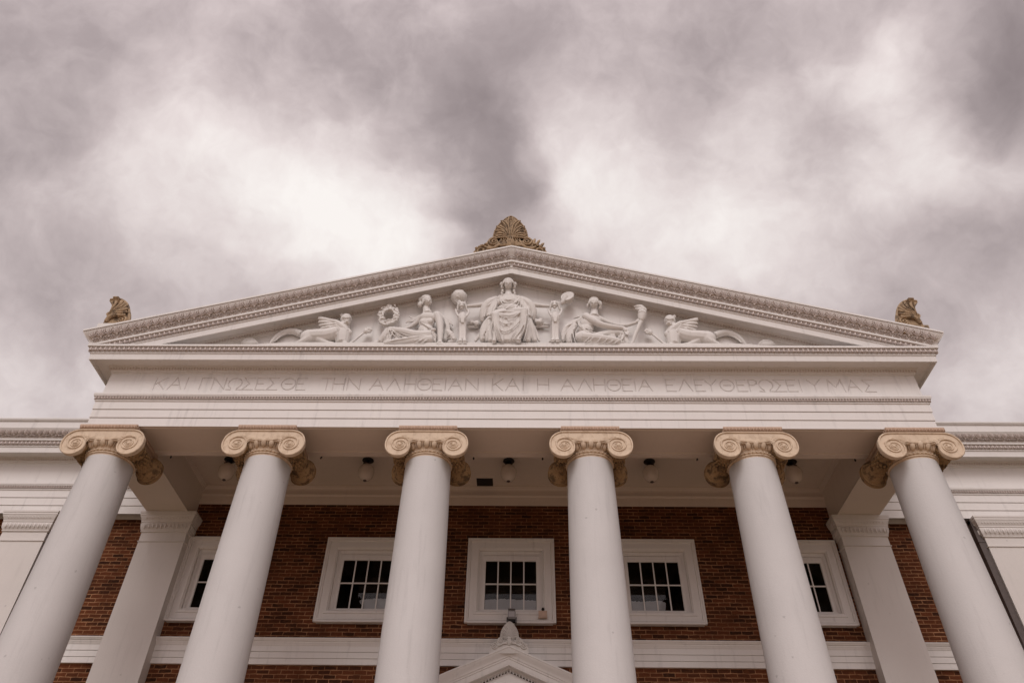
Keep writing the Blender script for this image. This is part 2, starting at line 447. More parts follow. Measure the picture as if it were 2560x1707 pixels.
EGG = [(0, .004, -.012, .030, .050, .034, 0), (.0525, -.005, -.022, .007, .052, .026, 0), (-.036, .002, -.026, .008, .056, .026, .10), (.036, .002, -.026, .008, .056, .026, -.10)]
LEAF = [(0, 0, -.006, .020, .036, .026, 0), (.031, -.004, -.012, .006, .034, .018, 0)]
BEADU = [(0, 0, 0, .022, .014, .014, 0)]
ANTH = []
for k in range(-3, 4):            # palmette
    a = k * .36; ln = (.165, .155, .132, .10)[abs(k)]
    ANTH.append((math.sin(a) * ln * .5, -.045 + math.cos(a) * ln * .5, .006, .0125, ln * .52, .030, -a))
for k in range(-2, 3):            # lotus between palmettes
    a = k * .40; ln = (.15, .15, .125)[abs(k)]
    ANTH.append((.1675 + math.sin(a) * ln * .55, -.05 + math.cos(a) * ln * .5, .004, .011, ln * .52, .028, -a))
ANTH.append((0, -.062, .012, .026, .024, .026, 0)); ANTH.append((.1675, -.08, .010, .02, .024, .022, 0))
for sg in (-1, 1):                # running scrolls and rosettes
    for t in range(9):
        a = t * .70; rr = .014 + .0036 * t
        ANTH.append((sg * .084 + sg * math.cos(a) * rr * 1.1, -.088 + math.sin(a) * rr * .9, .006, .014, .009, .022, a + 1.57))
    ANTH.append((sg * .126, -.070, .006, .045, .010, .02, sg * .5)); ANTH.append((sg * .084, .055, .0, .016, .016, .018, 0)); ANTH.append((sg * .088, .098, .0, .012, .014, .016, 0)); ANTH.append((sg * .086, .012, .0, .012, .018, .016, 0))
for k in range(4): ANTH.append((-.126 + k * .084, -.132, -.002, .034, .010, .018, 0))


def trim(mb, kind, p0, u, length, nrm, extra=0):
    if kind == 'egg': mb.run(EGG, p0, u, (0, 0, 1), nrm, length, .105)
    if kind == 'leaf': mb.run(LEAF, p0, u, (0, 0, 1), nrm, length, .062)
    if kind == 'bead': mb.run(BEADU, p0, u, (0, 0, 1), nrm, length, .05)


FN, RN_, LN_ = (0, -1, 0), (1, 0, 0), (-1, 0, 0)
# portico entablature > architrave, frieze, cornice
ent = MB().sweep(PN, ARCH + TAEN + [(-.3, .935), (-.3, ZS)]).build('portico_entablature', 'white', hall, smooth=False)
fz = MB().box((-XC + .01, YF + .01, .93), (XC - .01, YF + .5, 1.56)).build('frieze', 'white', ent, smooth=False)
for sg in (-1, 1):
    b = MB().box((min(sg * (XC - .01), sg * (XC - .5)), YF + .501, .93), (max(sg * (XC - .01), sg * (XC - .5)), YW - .01, 1.56))
    b.build('frieze_return', 'white', ent, smooth=False)
cor = MB().sweep(PN, CORN).build('cornice', 'white', ent, angle=30)
b = MB()
trim(b, 'egg', (-XC - .44, YF - .448, 1.87), (1, 0, 0), 2 * XC + .88, FN)
for sg, nn in ((-1, LN_), (1, RN_)): trim(b, 'egg', (sg * (XC + .448), YF - .44, 1.87), (0, 1, 0), 3.5, nn)
trim(b, 'leaf', (-XC - .05, YF - .048, 1.635), (1, 0, 0), 2 * XC + .1, FN)
trim(b, 'leaf', (-XC - .06, YF - .068, .815), (1, 0, 0), 2 * XC + .12, FN)
for sg, nn in ((-1, LN_), (1, RN_)): trim(b, 'leaf', (sg * (XC + .068), YF - .06, .815), (0, 1, 0), 3.5, nn)
b.build('carved_moulding', 'leafwork', ent)

# wings
for sg, WN in ((-1, WL), (1, WR)):
    we = MB().sweep(WN, ARCH + TAEN + [(-.28, .935), (-.28, ZS)]).build('wing_entablature', 'white', hall, smooth=False)
    MB().sweep(WN, FRIEZE + [(-.25, 1.56), (-.25, .93)]).build('frieze', 'white', we, smooth=False)
    MB().sweep(WN, CORN[:-1] + SIMA + [(.62, 2.21), (.62, 2.37), (.60, 2.372), (.60, 2.43), (.64, 2.435), (.64, 2.455), (.655, 2.46), (.655, 2.50), (-.02, 2.50)]).build('cornice', 'white', we, angle=30)
    b = MB(); x0 = -14.5 if sg < 0 else XC + .5; ln = 14.5 - XC - .5
    trim(b, 'egg', (x0, YW - .448, 1.87), (1, 0, 0), ln, FN); trim(b, 'leaf', (x0, YW - .068, .815), (1, 0, 0), ln, FN); trim(b, 'leaf', (x0, YW - .048, 1.635), (1, 0, 0), ln, FN)
    b.run([(s_, t * .8, o_, a_, c_ * .8, d_, e_) for s_, t, o_, a_, c_, d_, e_ in ANTH], (x0, YW - .548, 2.105), (1, 0, 0), (0, -.55, .83), (0, -.83, -.55), ln, .335)
    b.build('carved_moulding', 'leafwork', we)

# --- pediment: raking cornice, tympanum
RAKE = [(-.01, 4.39), (.02, 4.40), (.02, 4.43), (.05, 4.475), (.055, 4.515), (.075, 4.52), (.075, 4.545), (.335, 4.545), (.345, 4.415), (.375, 4.41),
        (.385, 4.572), (.405, 4.577), (.405, 4.60), (.40, 4.606), (.405, 4.655), (.425, 4.715), (.479, 4.722), (.479, 4.80), (.482, 4.845), (.50, 4.90), (.545, 4.95),
        (.585, 5.005), (.605, 5.045), (.615, 5.066), (.595, 5.068), (.595, 5.080), (.632, 5.082), (.632, 5.130), (.50, 5.14), (-.4, 5.14)]
ped = MB()
V, F = [], []
for e, z in RAKE:
    xe = min(XC + e, (z - 1.93) / SL)
    for x in (-xe, 0, xe): V.append((x, YF - e, z - SL * abs(x)))
for j in range(len(RAKE) - 1):
    for k in (0, 1): F.append((3 * j + k, 3 * j + k + 1, 3 * j + 4 + k, 3 * j + 3 + k))
ped.add(V, F)
ped = ped.build('pediment', 'white', hall, angle=30)
xt = (4.42 - 1.9) / SL
MB().prism([(-xt, 1.9), (xt, 1.9), (0, 4.42)], YF + .012, YF + .5).build('tympanum', 'white', ped, smooth=False)
# side eaves: gutter moulding along the portico flanks
for sg in (-1, 1):
    nd = [lambda e, z, q=sg: (q * (XC + e), YF - e, z), lambda e, z, q=sg: (q * (XC + e), YW - e, z)]
    MB().sweep(nd, SIMA + [(.625, 2.21), (.625, 2.25), (.4, 2.26), (.4, 1.99)]).build('eaves_moulding', 'white', ped, angle=30)
b = MB()
for sg in (-1, 1):
    uu = (sg, 0, -SL); lu = math.hypot(1, SL)
    def rk(x, e, z): return (sg * x, YF - e, z - SL * x)
    p = rk(.02, .448, 4.662); b.run(EGG, p, uu, (sg * SL, 0, 1), FN, 8.85 * lu, .105)
    p = rk(.02, .050, 4.47); b.run(LEAF, p, uu, (sg * SL, 0, 1), FN, 8.0 * lu, .062)
    p = rk(.0, .552, 4.935); b.run([(s_, t * 1.08, o_, a_, c_ * 1.08, d_, e_) for s_, t, o_, a_, c_, d_, e_ in ANTH], p, uu, (sg * .14, -.46, .88), (0, -.88, -.46), 9.2 * lu, .335)
b.build('carved_moulding', 'leafwork', ped)
# floor of the pediment: the ledge the figures stand on
pl_top = at(1120 + 1000 / 7.35, 670 + 1372 / 7.35, -.30).z
b = MB(); xq = 6.6
b.add([(-7.0, -.31, 1.98), (7.0, -.31, 1.98), (7.0, YF + .02, 1.98), (-7.0, YF + .02, 1.98), (-4.9, -.30, pl_top), (4.9, -.30, pl_top), (4.9, YF + .02, pl_top + .01), (-4.9, YF + .02, pl_top + .01)],
      [(0, 1, 5, 4), (4, 5, 6, 7), (0, 4, 7, 3), (1, 2, 6, 5)])
b.build('sculpture_plinth', 'carving', ped, smooth=False)

# --- incised inscription
GL = {
    'K': (.22, [(0, 0, 0, 1), (0, .42, 1, 1), (.28, .56, 1, 0)]), 'A': (.29, [(0, 0, .5, 1), (.5, 1, 1, 0), (.2, .38, .8, .38)]),
    'I': (.02, [(.5, 0, .5, 1)]), 'G': (.20, [(0, 0, 0, 1), (0, 1, 1, 1)]), 'N': (.27, [(0, 0, 0, 1), (0, 1, 1, 0), (1, 0, 1, 1)]),
    'S': (.23, [(0, 1, 1, 1), (0, 1, .55, .52), (.55, .52, 0, 0), (0, 0, 1, 0)]), 'E': (.20, [(0, 0, 0, 1), (0, 1, 1, 1), (0, .52, .7, .52), (0, 0, 1, 0)]),
    'T': (.26, [(.5, 0, .5, 1), (0, 1, 1, 1)]), 'H': (.24, [(0, 0, 0, 1), (1, 0, 1, 1), (0, .52, 1, .52)]), 'L': (.29, [(0, 0, .5, 1), (.5, 1, 1, 0)]),
    'Y': (.27, [(.5, 0, .5, .5), (.5, .5, 0, 1), (.5, .5, 1, 1)]), 'P': (.18, [(0, 0, 0, 1), (0, 1, .55, 1), (.55, 1, .95, .88), (.95, .88, .95, .66), (.95, .66, .55, .52), (.55, .52, 0, .52)]),
    'M': (.36, [(0, 0, .12, 1), (.12, 1, .5, .35), (.5, .35, .88, 1), (.88, 1, 1, 0)])}
th = [(.5 + .5 * math.cos(2 * math.pi * k / 18), .5 + .5 * math.sin(2 * math.pi * k / 18)) for k in range(19)]
GL['Q'] = (.30, [(th[k][0], th[k][1], th[k + 1][0], th[k + 1][1]) for k in range(18)] + [(.26, .5, .74, .5)])
om = [(.5 + .46 * math.cos(a), .54 + .46 * math.sin(a)) for a in [R(-62 + 304 * k / 14) for k in range(15)]]
GL['W'] = (.32, [(om[k][0], om[k][1], om[k + 1][0], om[k + 1][1]) for k in range(14)] + [(om[0][0], om[0][1], .68, 0), (.68, 0, 1, 0), (om[-1][0], om[-1][1], .32, 0), (.32, 0, 0, 0)])
TXT = [('K', -7.62), ('A', -7.279), ('I', -7.044), ('G', -6.63), ('N', -6.329), ('W', -5.982), ('S', -5.681), ('E', -5.407), ('S', -5.154), ('Q', -4.813), ('E', -4.533),
       ('T', -3.973), ('H', -3.713), ('N', -3.387), ('A', -2.881), ('L', -2.509), ('H', -2.159), ('Q', -1.85), ('E', -1.567), ('I', -1.394), ('A', -1.175), ('N', -.821),
       ('K', -.266), ('A', .059), ('I', .291), ('H', .724), ('A', 1.251), ('L', 1.622), ('H', 1.939), ('Q', 2.25), ('E', 2.538), ('I', 2.706), ('A', 2.924),
       ('E', 3.477), ('L', 3.787), ('E', 4.1), ('Y', 4.341), ('Q', 4.69), ('E', 5.002), ('P', 5.253), ('W', 5.525), ('S', 5.825), ('E', 6.079), ('I', 6.26),
       ('Y', 6.569), ('M', 7.013), ('A', 7.392), ('S', 7.729)]
cut = MB(); yf = YF + .01
for ch, xm in TXT:
    wd, st = GL[ch]
    for i, (x0, z0, x1, z1) in enumerate(st):
        p = Vector((xm - wd / 2 + x0 * wd, 0, 1.10 + z0 * .325)); q_ = Vector((xm - wd / 2 + x1 * wd, 0, 1.10 + z1 * .325))
        d = (q_ - p).normalized(); p = p - d * .012; q_ = q_ + d * .012; s_ = Vector((-d.z, 0, d.x)) * .021
        dp = .019 + .0011 * (i % 5)
        cut.add([p + s_ + Vector((0, yf - .01, 0)), p - s_ + Vector((0, yf - .01, 0)), p + Vector((0, yf + dp, 0)), q_ + s_ + Vector((0, yf - .01, 0)), q_ - s_ + Vector((0, yf - .01, 0)), q_ + Vector((0, yf + dp, 0))],
                [(0, 1, 2), (3, 5, 4), (0, 3, 4, 1), (1, 4, 5, 2), (2, 5, 3, 0)])
co = cut.build('letter_cutter', 'white', ent, smooth=False)
md = fz.modifiers.new('b', 'BOOLEAN'); md.object = co; md.operation = 'DIFFERENCE'; md.solver = 'EXACT'; md.use_self = True
bake(fz); fz.data.polygons.foreach_set('use_smooth', [False] * len(fz.data.polygons))
bpy.data.objects.remove(co)

# --- porch: beams, ceiling, inner architrave
b = MB()
b.quad((-XC, YF, ZS), (-XC, YW, ZS), (-XB, YW, ZS), (-XB, YB, ZS), (XB, YB, ZS), (XB, YW, ZS), (XC, YW, ZS), (XC, YF, ZS))
for sg in (-1, 1): b.quad((sg * XB, YB, ZS), (sg * XB, 4.0, ZS), (sg * XB, 4.0, ZCEIL + .1), (sg * XB, YB, ZCEIL + .1))
b.quad((-XB, YB, ZS), (XB, YB, ZS), (XB, YB, ZCEIL + .1), (-XB, YB, ZCEIL + .1))
b.box((-XB + .001, YB - .16, ZS - .022), (XB - .001, YB + .001, ZS + .01))          # raised bands along the edges of the soffits
b.box((-XB + .001, YF + .06, ZS - .012), (XB - .001, YF + .10, ZS + .01))
for sg in (-1, 1):
    b.box((min(sg * XB, sg * (XB + .12)), YB + .003, ZS - .012), (max(sg * XB, sg * (XB + .12)), YW - .15, ZS + .01))
b.build('portico_beam', 'ceiling', hall, smooth=False)
b = MB().quad((-XB, YB, ZCEIL), (XB, YB, ZCEIL), (XB, 4.0, ZCEIL), (-XB, 4.0, ZCEIL))
cl = b.build('porch_ceiling', 'ceiling', hall, smooth=False)
# vent grille let into the ceiling
v0, v1 = (-.865, 3.505), (-.455, 3.93)
b = MB(); fx = .055
for a, c in (((v0[0] - fx, v0[1] - fx), (v1[0] + fx, v0[1])), ((v0[0] - fx, v1[1]), (v1[0] + fx, v1[1] + fx * .8)), ((v0[0] - fx, v0[1]), (v0[0], v1[1])), ((v1[0], v0[1]), (v1[0] + fx, v1[1]))):
    b.box((a[0], a[1], ZCEIL - .014), (c[0], c[1], ZCEIL + .02))
vt = b.build('ceiling_vent', 'ceiling', hall, smooth=False)
b = MB().quad((v0[0], v0[1], ZCEIL - .004), (v1[0], v0[1], ZCEIL - .004), (v1[0], v1[1], ZCEIL - .004), (v0[0], v1[1], ZCEIL - .004))
for k in range(9): b.box((v0[0], v0[1] + .02 + k * .045, ZCEIL - .012), (v1[0], v0[1] + .028 + k * .045, ZCEIL - .005))
b.build('grille', 'room', vt, smooth=False)
nd = [lambda e, z: (-XB + e, YB + e, z), lambda e, z: (-XB + e, 3.95 - e, z), lambda e, z: (XB - e, 3.95 - e, z), lambda e, z: (XB - e, YB + e, z)]
MB().sweep(nd, [(0, .97), (.015, .972), (.02, 1.0), (.05, 1.04), (.055, 1.06), (.07, 1.065), (.07, ZCEIL + .01)], False).build('ceiling_cornice', 'ceiling', hall, angle=25)
nd = [lambda e, z: (-XB, 3.95 - e, z), lambda e, z: (XB, 3.95 - e, z)]
MB().sweep(nd, [(-.02, ZS), (0, ZS), (0, .338), (.008, .341), (.008, .558), (.016, .561), (.016, .79), (.03, .80), (.045, .83), (.045, .86), (.012, .865), (.012, 1.08)], False).build('inner_architrave', 'ceiling', hall, smooth=False)
for sg in (-1, 1):
    x0, x1 = sorted((sg * XC, sg * 27)); b = MB().quad((x0, YW + .28, ZS + .004), (x1, YW + .28, ZS + .004), (x1, YBR + .1, ZS + .004), (x0, YBR + .1, ZS + .004))
    b.build('wing_soffit', 'ceiling', hall, smooth=False)

# --- band course below the windows
nd = [lambda e, z: (-27, YBR - e, z), lambda e, z: (27, YBR - e, z)]
MB().sweep(nd, [(-.02, -3.33), (.05, -3.33), (.05, -3.210), (.036, -3.208), (.036, -3.200), (.058, -3.198), (.058, -3.076), (.044, -3.074), (.044, -3.066), (.066, -3.064), (.066, -2.94), (.075, -2.935), (.08, -2.915), (.10, -2.88), (.10, -2.86), (.115, -2.855),
                (.13, -2.825), (.14, -2.815), (.145, -2.79), (-.02, -2.78)], False).build('band_course', 'white', hall, angle=25)

# --- antae (pilasters) and wing pilasters
CAPP = [(-.01, -.66), (.0, -.645), (.022, -.635), (.022, -.62), (.0, -.61), (.0, -.40), (.02, -.395), (.03, -.38), (.02, -.365), (.025, -.35), (.05, -.30), (.065, -.20), (.055, -.165), (.07, -.16), (.07, -.125),
        (.075, -.12), (.085, -.07), (.115, -.02), (.115, .0), (.125, .004), (.125, .055), (.135, .06), (.135, .108), (-.05, .11)]


def pilaster(name, x0, x1, yf_):
    s_ = MB().box((x0, yf_, -ZB), (x1, YBR + .02, -.62)).build(name, 'pilaster', hall, smooth=False)
    nd_ = [lambda e, z: (x0 - e, YBR + .02, z), lambda e, z: (x0 - e, yf_ - e, z), lambda e, z: (x1 + e, yf_ - e, z), lambda e, z: (x1 + e, YBR + .02, z)]
    c_ = MB().sweep(nd_, CAPP)
    for (p0, u_, ln, nn) in (((x0, yf_ - .055, -.25), (1, 0, 0), x1 - x0, FN), ((x0 - .055, yf_, -.25), (0, 1, 0), .3, LN_), ((x1 + .055, yf_, -.25), (0, 1, 0), .3, RN_)):
        c_.run([(0, 0, 0, .036, .075, .03, 0), (.05, 0, 0, .007, .07, .02, 0)], p0, u_, (0, 0, 1), nn, ln, .1)
        q0 = (p0[0] + nn[0] * .035, p0[1] + nn[1] * .035, -.05); c_.run(LEAF, q0, u_, (0, 0, 1), nn, ln, .07)
    c_.build('capital', 'pilaster', s_, angle=35)


pilaster('pilaster', -8.78, -7.70, 3.62); pilaster('pilaster', 7.78, 8.86, 3.62)
pilaster('pilaster', -12.12, -11.04, 3.62); pilaster('pilaster', 11.12, 12.16, 3.62)

# --- windows
def frame_sweep(mb, x0, x1, z0, z1, prof):
    """prof: (inset from the outer edge, y)"""
    nodes = []
    for (cx, sx, cz, sz) in ((x0, 1, z0, 1), (x1, -1, z0, 1), (x1, -1, z1, -1), (x0, 1, z1, -1), (x0, 1, z0, 1)):
        nodes.append(lambda i_, y_, cx=cx, sx=sx, cz=cz, sz=sz: (cx + sx * i_, y_, cz + sz * i_))
    return mb.sweep(nodes, prof, False)


def window(x):
    cs = MB(); frame_sweep(cs, x - 1.02, x + 1.02, -2.405, -.365,
                           [(0, YBR + .02), (0, 3.855), (.035, 3.855), (.038, 3.875), (.05, 3.875), (.055, 3.865), (.075, 3.866), (.09, 3.897), (.19, 3.897), (.195, 3.878), (.25, 3.88), (.265, 3.90), (.285, 3.915), (.285, 3.99),
                            (.335, 3.995), (.335, 4.01), (.36, 4.012), (.36, 4.05)])
    cs.box((x - .95, 3.80, -2.435), (x + .95, 3.93, -2.408))
    c_ = cs.build('window', 'white', hall, smooth=False)
    sh = MB(); frame_sweep(sh, x - .66, x + .66, -2.15, -.735, [(0, 4.06), (0, 4.02), (.06, 4.02), (.07, 4.035), (.07, 4.06)]); sh.box((x - .6, 4.021, -.87), (x + .6, 4.055, -.79))
    for mx in (-.30, 0, .303): sh.box((x + mx - .014, 4.025, -2.06), (x + mx + .014, 4.05, -.87))
    sh.box((x - .585, 4.022, -1.452), (x + .585, 4.052, -1.424))
    s_ = sh.build('sash', 'white', c_, smooth=False)
    MB().box((x - .59, 4.040, -2.07), (x + .59, 4.046, -.86)).build('pane', 'glass', c_, smooth=False)
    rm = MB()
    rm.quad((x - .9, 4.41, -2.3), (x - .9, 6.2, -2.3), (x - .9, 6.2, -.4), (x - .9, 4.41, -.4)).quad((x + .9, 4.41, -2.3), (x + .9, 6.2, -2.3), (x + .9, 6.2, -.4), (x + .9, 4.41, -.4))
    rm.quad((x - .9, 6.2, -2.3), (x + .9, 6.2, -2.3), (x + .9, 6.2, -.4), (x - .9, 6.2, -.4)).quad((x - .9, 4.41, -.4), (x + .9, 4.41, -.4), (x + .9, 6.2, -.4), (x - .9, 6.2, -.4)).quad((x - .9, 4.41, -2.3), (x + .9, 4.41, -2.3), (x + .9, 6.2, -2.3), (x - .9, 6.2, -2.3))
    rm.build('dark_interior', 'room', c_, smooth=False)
    return c_


wins = [window(x) for x in WIN_X]
# torn paper lying against the lower panes of the three middle windows
def paper(x0, x1, top, seed, lfrag, rfrag, label):
    rr = random.Random(seed); n = 26; up = []
    for k in range(n + 1):
        t = k / n; x = x0 + (x1 - x0) * t
        z = top + rr.uniform(-.012, .012) + .012 * math.sin(7 * t + seed)
        if lfrag and t < .12: z -= (.12 - t) * 1.2 * rr.uniform(.5, 1.2) * .3
        if rfrag and t > .88: z -= (t - .88) * 1.2 * rr.uniform(.5, 1.2) * .3
        up.append((x, z))
    lo = [(x1 - (.05 if rfrag else 0), -2.12), (x0 + (.16 if lfrag else 0), -2.12)]
    if lfrag: lo += [(x0 + .09, top - .17), (x0 + .02, top - .10)]
    o_ = MB().prism(up + lo, 4.075, 4.085).build('paper_sheet', 'sheet', None, smooth=False, loc=((x0 + x1) / 2, 4.08, -2.12))
    return tag(o_, label, 'paper sheet', 'paper sheets behind the window panes')


paper(-3.44, -2.77, -1.79, 3, True, False, 'grey paper with a torn left end behind the window left of the middle one')
paper(-.57, .60, -1.785, 5, False, False, 'grey paper strip filling the bottom panes of the middle window')
paper(2.77, 3.55, -1.80, 9, False, True, 'grey paper with a torn right end behind the window right of the middle one')
# small box with a sensor on the middle sill
tr = empty('sensor_box', (.74, 3.85, -2.30), 'small peach box with a dark bulb on the sill of the middle window', 'sensor')
b = MB().box((.645, 3.80, -2.30), (.835, 3.853, -2.155)); b.box((.64, 3.795, -2.312), (.84, 3.853, -2.30)); b.build('housing', 'box', tr, smooth=False)
b = MB().lathe([(.006, .085), (.03, .06), (.036, .03), (.02, 0)], (.745, 3.83, -2.15), 12).box((.73, 3.82, -2.17), (.76, 3.845, -2.13)); b.build('bulb', 'iron', tr)

# --- columns
CX = (-8.28, -4.985, -1.665, 1.665, 4.985, 8.28); CY = .575
def shaft_r(z):
    t = min(1, max(0, (z + 9.5) / 8.95)); return .572 - .105 * (t ** 1.7)


def volute_pts(sg):
    """outer edge of the right (sg=1) or left volute, from the top of the cushion round to its inner side"""
    P = [(.50, -.005), (.60, -.012), (.70, -.05), (.78, -.12), (.825, -.21), (.84, -.32), (.828, -.41), (.79, -.49), (.73, -.55), (.65, -.588), (.56, -.598), (.48, -.58), (.41, -.535), (.365, -.475), (.348, -.40), (.352, -.33), (.37, -.27)]
    Q = []
    for i in range(len(P) - 1):              # rounded through the points
        p0, p1, p2, p3 = (np.array(P[min(max(k, 0), len(P) - 1)]) for k in (i - 1, i, i + 1, i + 2))
        for t in (0, 1 / 3, 2 / 3): Q.append(.5 * (2 * p1 + (p2 - p0) * t + (2 * p0 - 5 * p1 + 4 * p2 - p3) * t * t + (3 * p1 - p0 - 3 * p2 + p3) * t ** 3))
    return [(sg * q[0], q[1]) for q in Q + [np.array(P[-1])]]


ECX, ECZ = .545, -.335
def column(x):
    mb = MB(); prof = [(shaft_r(z), z) for z in np.linspace(-9.35, -.57, 26)]
    prof = [(.62, -9.42), (.62, -9.38), (.575, -9.30)] + prof + [(shaft_r(-.55), -.535)]
    mb.lathe(prof, (x, CY, 0), 64)
    col = mb.build('column', 'column', hall, angle=50)
    b = MB().lathe([(.70, -9.42), (.74, -9.45), (.76, -9.5), (.74, -9.56), (.66, -9.59), (.65, -9.62), (.76, -9.64), (.79, -9.68), (.76, -9.72), (.7, -9.73)], (x, CY, 0), 48)
    b.box((x - .8, CY - .8, -9.82), (x + .8, CY + .8, -9.73)).build('base', 'column', col, angle=40)
    # capital: necking, egg moulding, two volute faces, abacus
    b = MB().lathe([(.463, -.545), (.466, -.50), (.488, -.495), (.492, -.485), (.486, -.472), (.47, -.468), (.47, -.455), (.49, -.45), (.498, -.437), (.49, -.424), (.478, -.418), (.486, -.40),
                    (.50, -.34), (.525, -.27), (.545, -.22), (.54, -.205), (.40, -.2), (.40, -.11)], (x, CY, 0), 56)
    for k in range(22):
        a = 2 * math.pi * k / 22; ca, sa = math.cos(a - math.pi / 2), math.sin(a - math.pi / 2)
        rot = Matrix(((ca, -sa, 0), (sa, ca, 0), (0, 0, 1))) @ Matrix.Rotation(R(26), 3, 'Y')
        b.ell((x + ca * .545, CY + sa * .545, -.295), (.050, .058, .090), np.array(rot), (12, 8))
        a2 = a + math.pi / 22; ca, sa = math.cos(a2 - math.pi / 2), math.sin(a2 - math.pi / 2)
        rot = Matrix(((ca, -sa, 0), (sa, ca, 0), (0, 0, 1))) @ Matrix.Rotation(R(26), 3, 'Y')
        b.ell((x + ca * .54, CY + sa * .545, -.30), (.026, .012, .09), np.array(rot), (6, 4))
    for k in range(40):
        a = 2 * math.pi * k / 40; b.ell((x + math.cos(a) * .496, CY + math.sin(a) * .496, -.437), (.026, .026, .018), None, (6, 4))
    rear = MB(); face = b
    for front in (0, 1):
        b = face if front == 0 else rear
        yq = (lambda d: d) if front == 0 else (lambda d: 2 * CY - d)
        out = volute_pts(1) + [(.30, -.262), (.16, -.276), (0, -.28), (-.16, -.276), (-.30, -.262)] + list(reversed(volute_pts(-1)))
        b.prism([(x + px_, pz) for px_, pz in out], yq(.012), yq(.10))
        for sg in (1, -1):
            # raised border that winds into the eye, plus a second inner fillet
            P = [(px_, pz) for px_, pz in volute_pts(sg)]
            ang = [math.atan2(pz - ECZ, sg * px_ - ECX) for px_, pz in P]
            tail = []; r_ = math.dist((sg * P[-1][0], P[-1][1]), (ECX, ECZ)); a0 = math.atan2(P[-1][1] - ECZ, sg * P[-1][0] - ECX)
            nt = 72
            for k in range(1, nt):
                a = a0 - 2 * math.pi * 3.05 * k / nt; rr = max(.035, r_ * .99 * math.exp(-1.55 * k / nt) + .012 * math.sin(math.pi * min(1, k / 14)) * (1 - k / nt))
                tail.append((sg * (ECX + rr * math.cos(a) * 1.08), ECZ + rr * math.sin(a)))
            line = P + tail; n_ = len(line); lead = [(sg * .25, -.003), (0, -.003)] if sg > 0 else [(sg * .25, -.003), (0, -.003)]
            full = list(reversed(lead)) + line
            b.tube([(x + px_ * (.985), yq(.006), pz * .985 - .008) for px_, pz in full], [.02] * (len(full) - nt + 1) + [.017 - .007 * k / nt for k in range(nt - 1)], 6)
            b.ell((x + sg * ECX, yq(.005), ECZ), (.042, .03, .042), None, (12, 8))
            # lower border of the channel
            lo = [(0, -.255), (.15, -.25), (.27, -.222), (.38, -.185), (.47, -.165), (.56, -.165), (.645, -.195), (.70, -.25), (.715, -.33)]
            b.tube([(x + sg * px_, yq(.004), pz) for px_, pz in lo], [.019] * 8 + [.008], 6)
            lo = [(0, -.225), (.15, -.22), (.27, -.192), (.40, -.15), (.52, -.128)]
            b.tube([(x + sg * px_, yq(.009), pz) for px_, pz in lo], [.010] * 4 + [.004], 5)
            # palmette leaf in the corner
            for k in range(4):
                a = R(-8 - 17 * k); b.tube([(x + sg * .385, yq(.0), -.215), (x + sg * (.385 - .06 * math.cos(a)), yq(-.012), -.215 + .06 * math.sin(a)), (x + sg * (.385 - .125 * math.cos(a)), yq(.0), -.218 + .115 * math.sin(a))], [.008, .016, .006], 5)
    cp = face.build('capital', 'capital', col, angle=35)
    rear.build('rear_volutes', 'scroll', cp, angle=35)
    ab = MB()
    nd_ = [lambda e, z, sx=sx, sy=sy: (x + sx * (.54 + e), CY + sy * (.54 + e), z) for sx, sy in ((-1, -1), (1, -1), (1, 1), (-1, 1), (-1, -1))]
    ab.sweep(nd_, [(0, -.02), (.012, -.005), (.015, .012), (.03, .02), (.055, .055), (.06, .09), (.055, .113), (-.3, .114)], False)
    ab.box((x - .53, CY - .53, -.02), (x + .53, CY + .53, .0))
    for (p0, u_, nn) in (((x - .59, CY - .59, .06), (1, 0, 0), FN), ((x - .59, CY + .59, .06), (1, 0, 0), (0, 1, 0)), ((x - .59, CY - .59, .06), (0, 1, 0), LN_), ((x + .59, CY - .59, .06), (0, 1, 0), RN_)):
        ab.run([(0, 0, 0, .022, .050, .022, .12), (.034, 0, 0, .006, .05, .016, .12)], p0, u_, (0, 0, 1), nn, 1.18, .07)
    ab.build('abacus', 'abacus', cp, angle=35)
    # bolsters: the scroll bodies between front and rear volutes
    for sg in (-1, 1):
        bp_ = [(.262, .085), (.255, .12), (.235, .16), (.19, .21), (.165, .25)]
        mid = []
        for k in range(9):
            t = k / 8; y = .27 + t * .61; r_ = .150 + .018 * math.cos(2 * math.pi * t) + (.016 if k % 2 == 0 else -.004); mid.append((r_, y))
        prof_ = bp_ + mid + [(r_, 2 * CY - y) for r_, y in reversed(bp_)]
        bo = MB().lathe(prof_, (x + sg * .565, 0, -.315), 28, 'y')
        for yy, r_, n_ in ((.18, .222, 20), (2 * CY - .18, .222, 20)):
            for k in range(n_):
                a = 2 * math.pi * k / n_; bo.ell((x + sg * .565 + math.cos(a) * r_, yy, -.315 + math.sin(a) * r_), .017, None, (6, 4))
        for k in range(6):
            yy = .32 + k * .102
            for j in range(14):
                a = 2 * math.pi * j / 14 + (k % 2) * .22; bo.ell((x + sg * .565 + math.cos(a) * .155, yy, -.315 + math.sin(a) * .155), (.03, .05, .03), None, (6, 4))
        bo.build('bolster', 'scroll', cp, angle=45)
    return col


column0 = column(CX[0])
for x in CX[1:]:
    c_ = copy_tree(column0, hall); c_.location.x += x - CX[0]

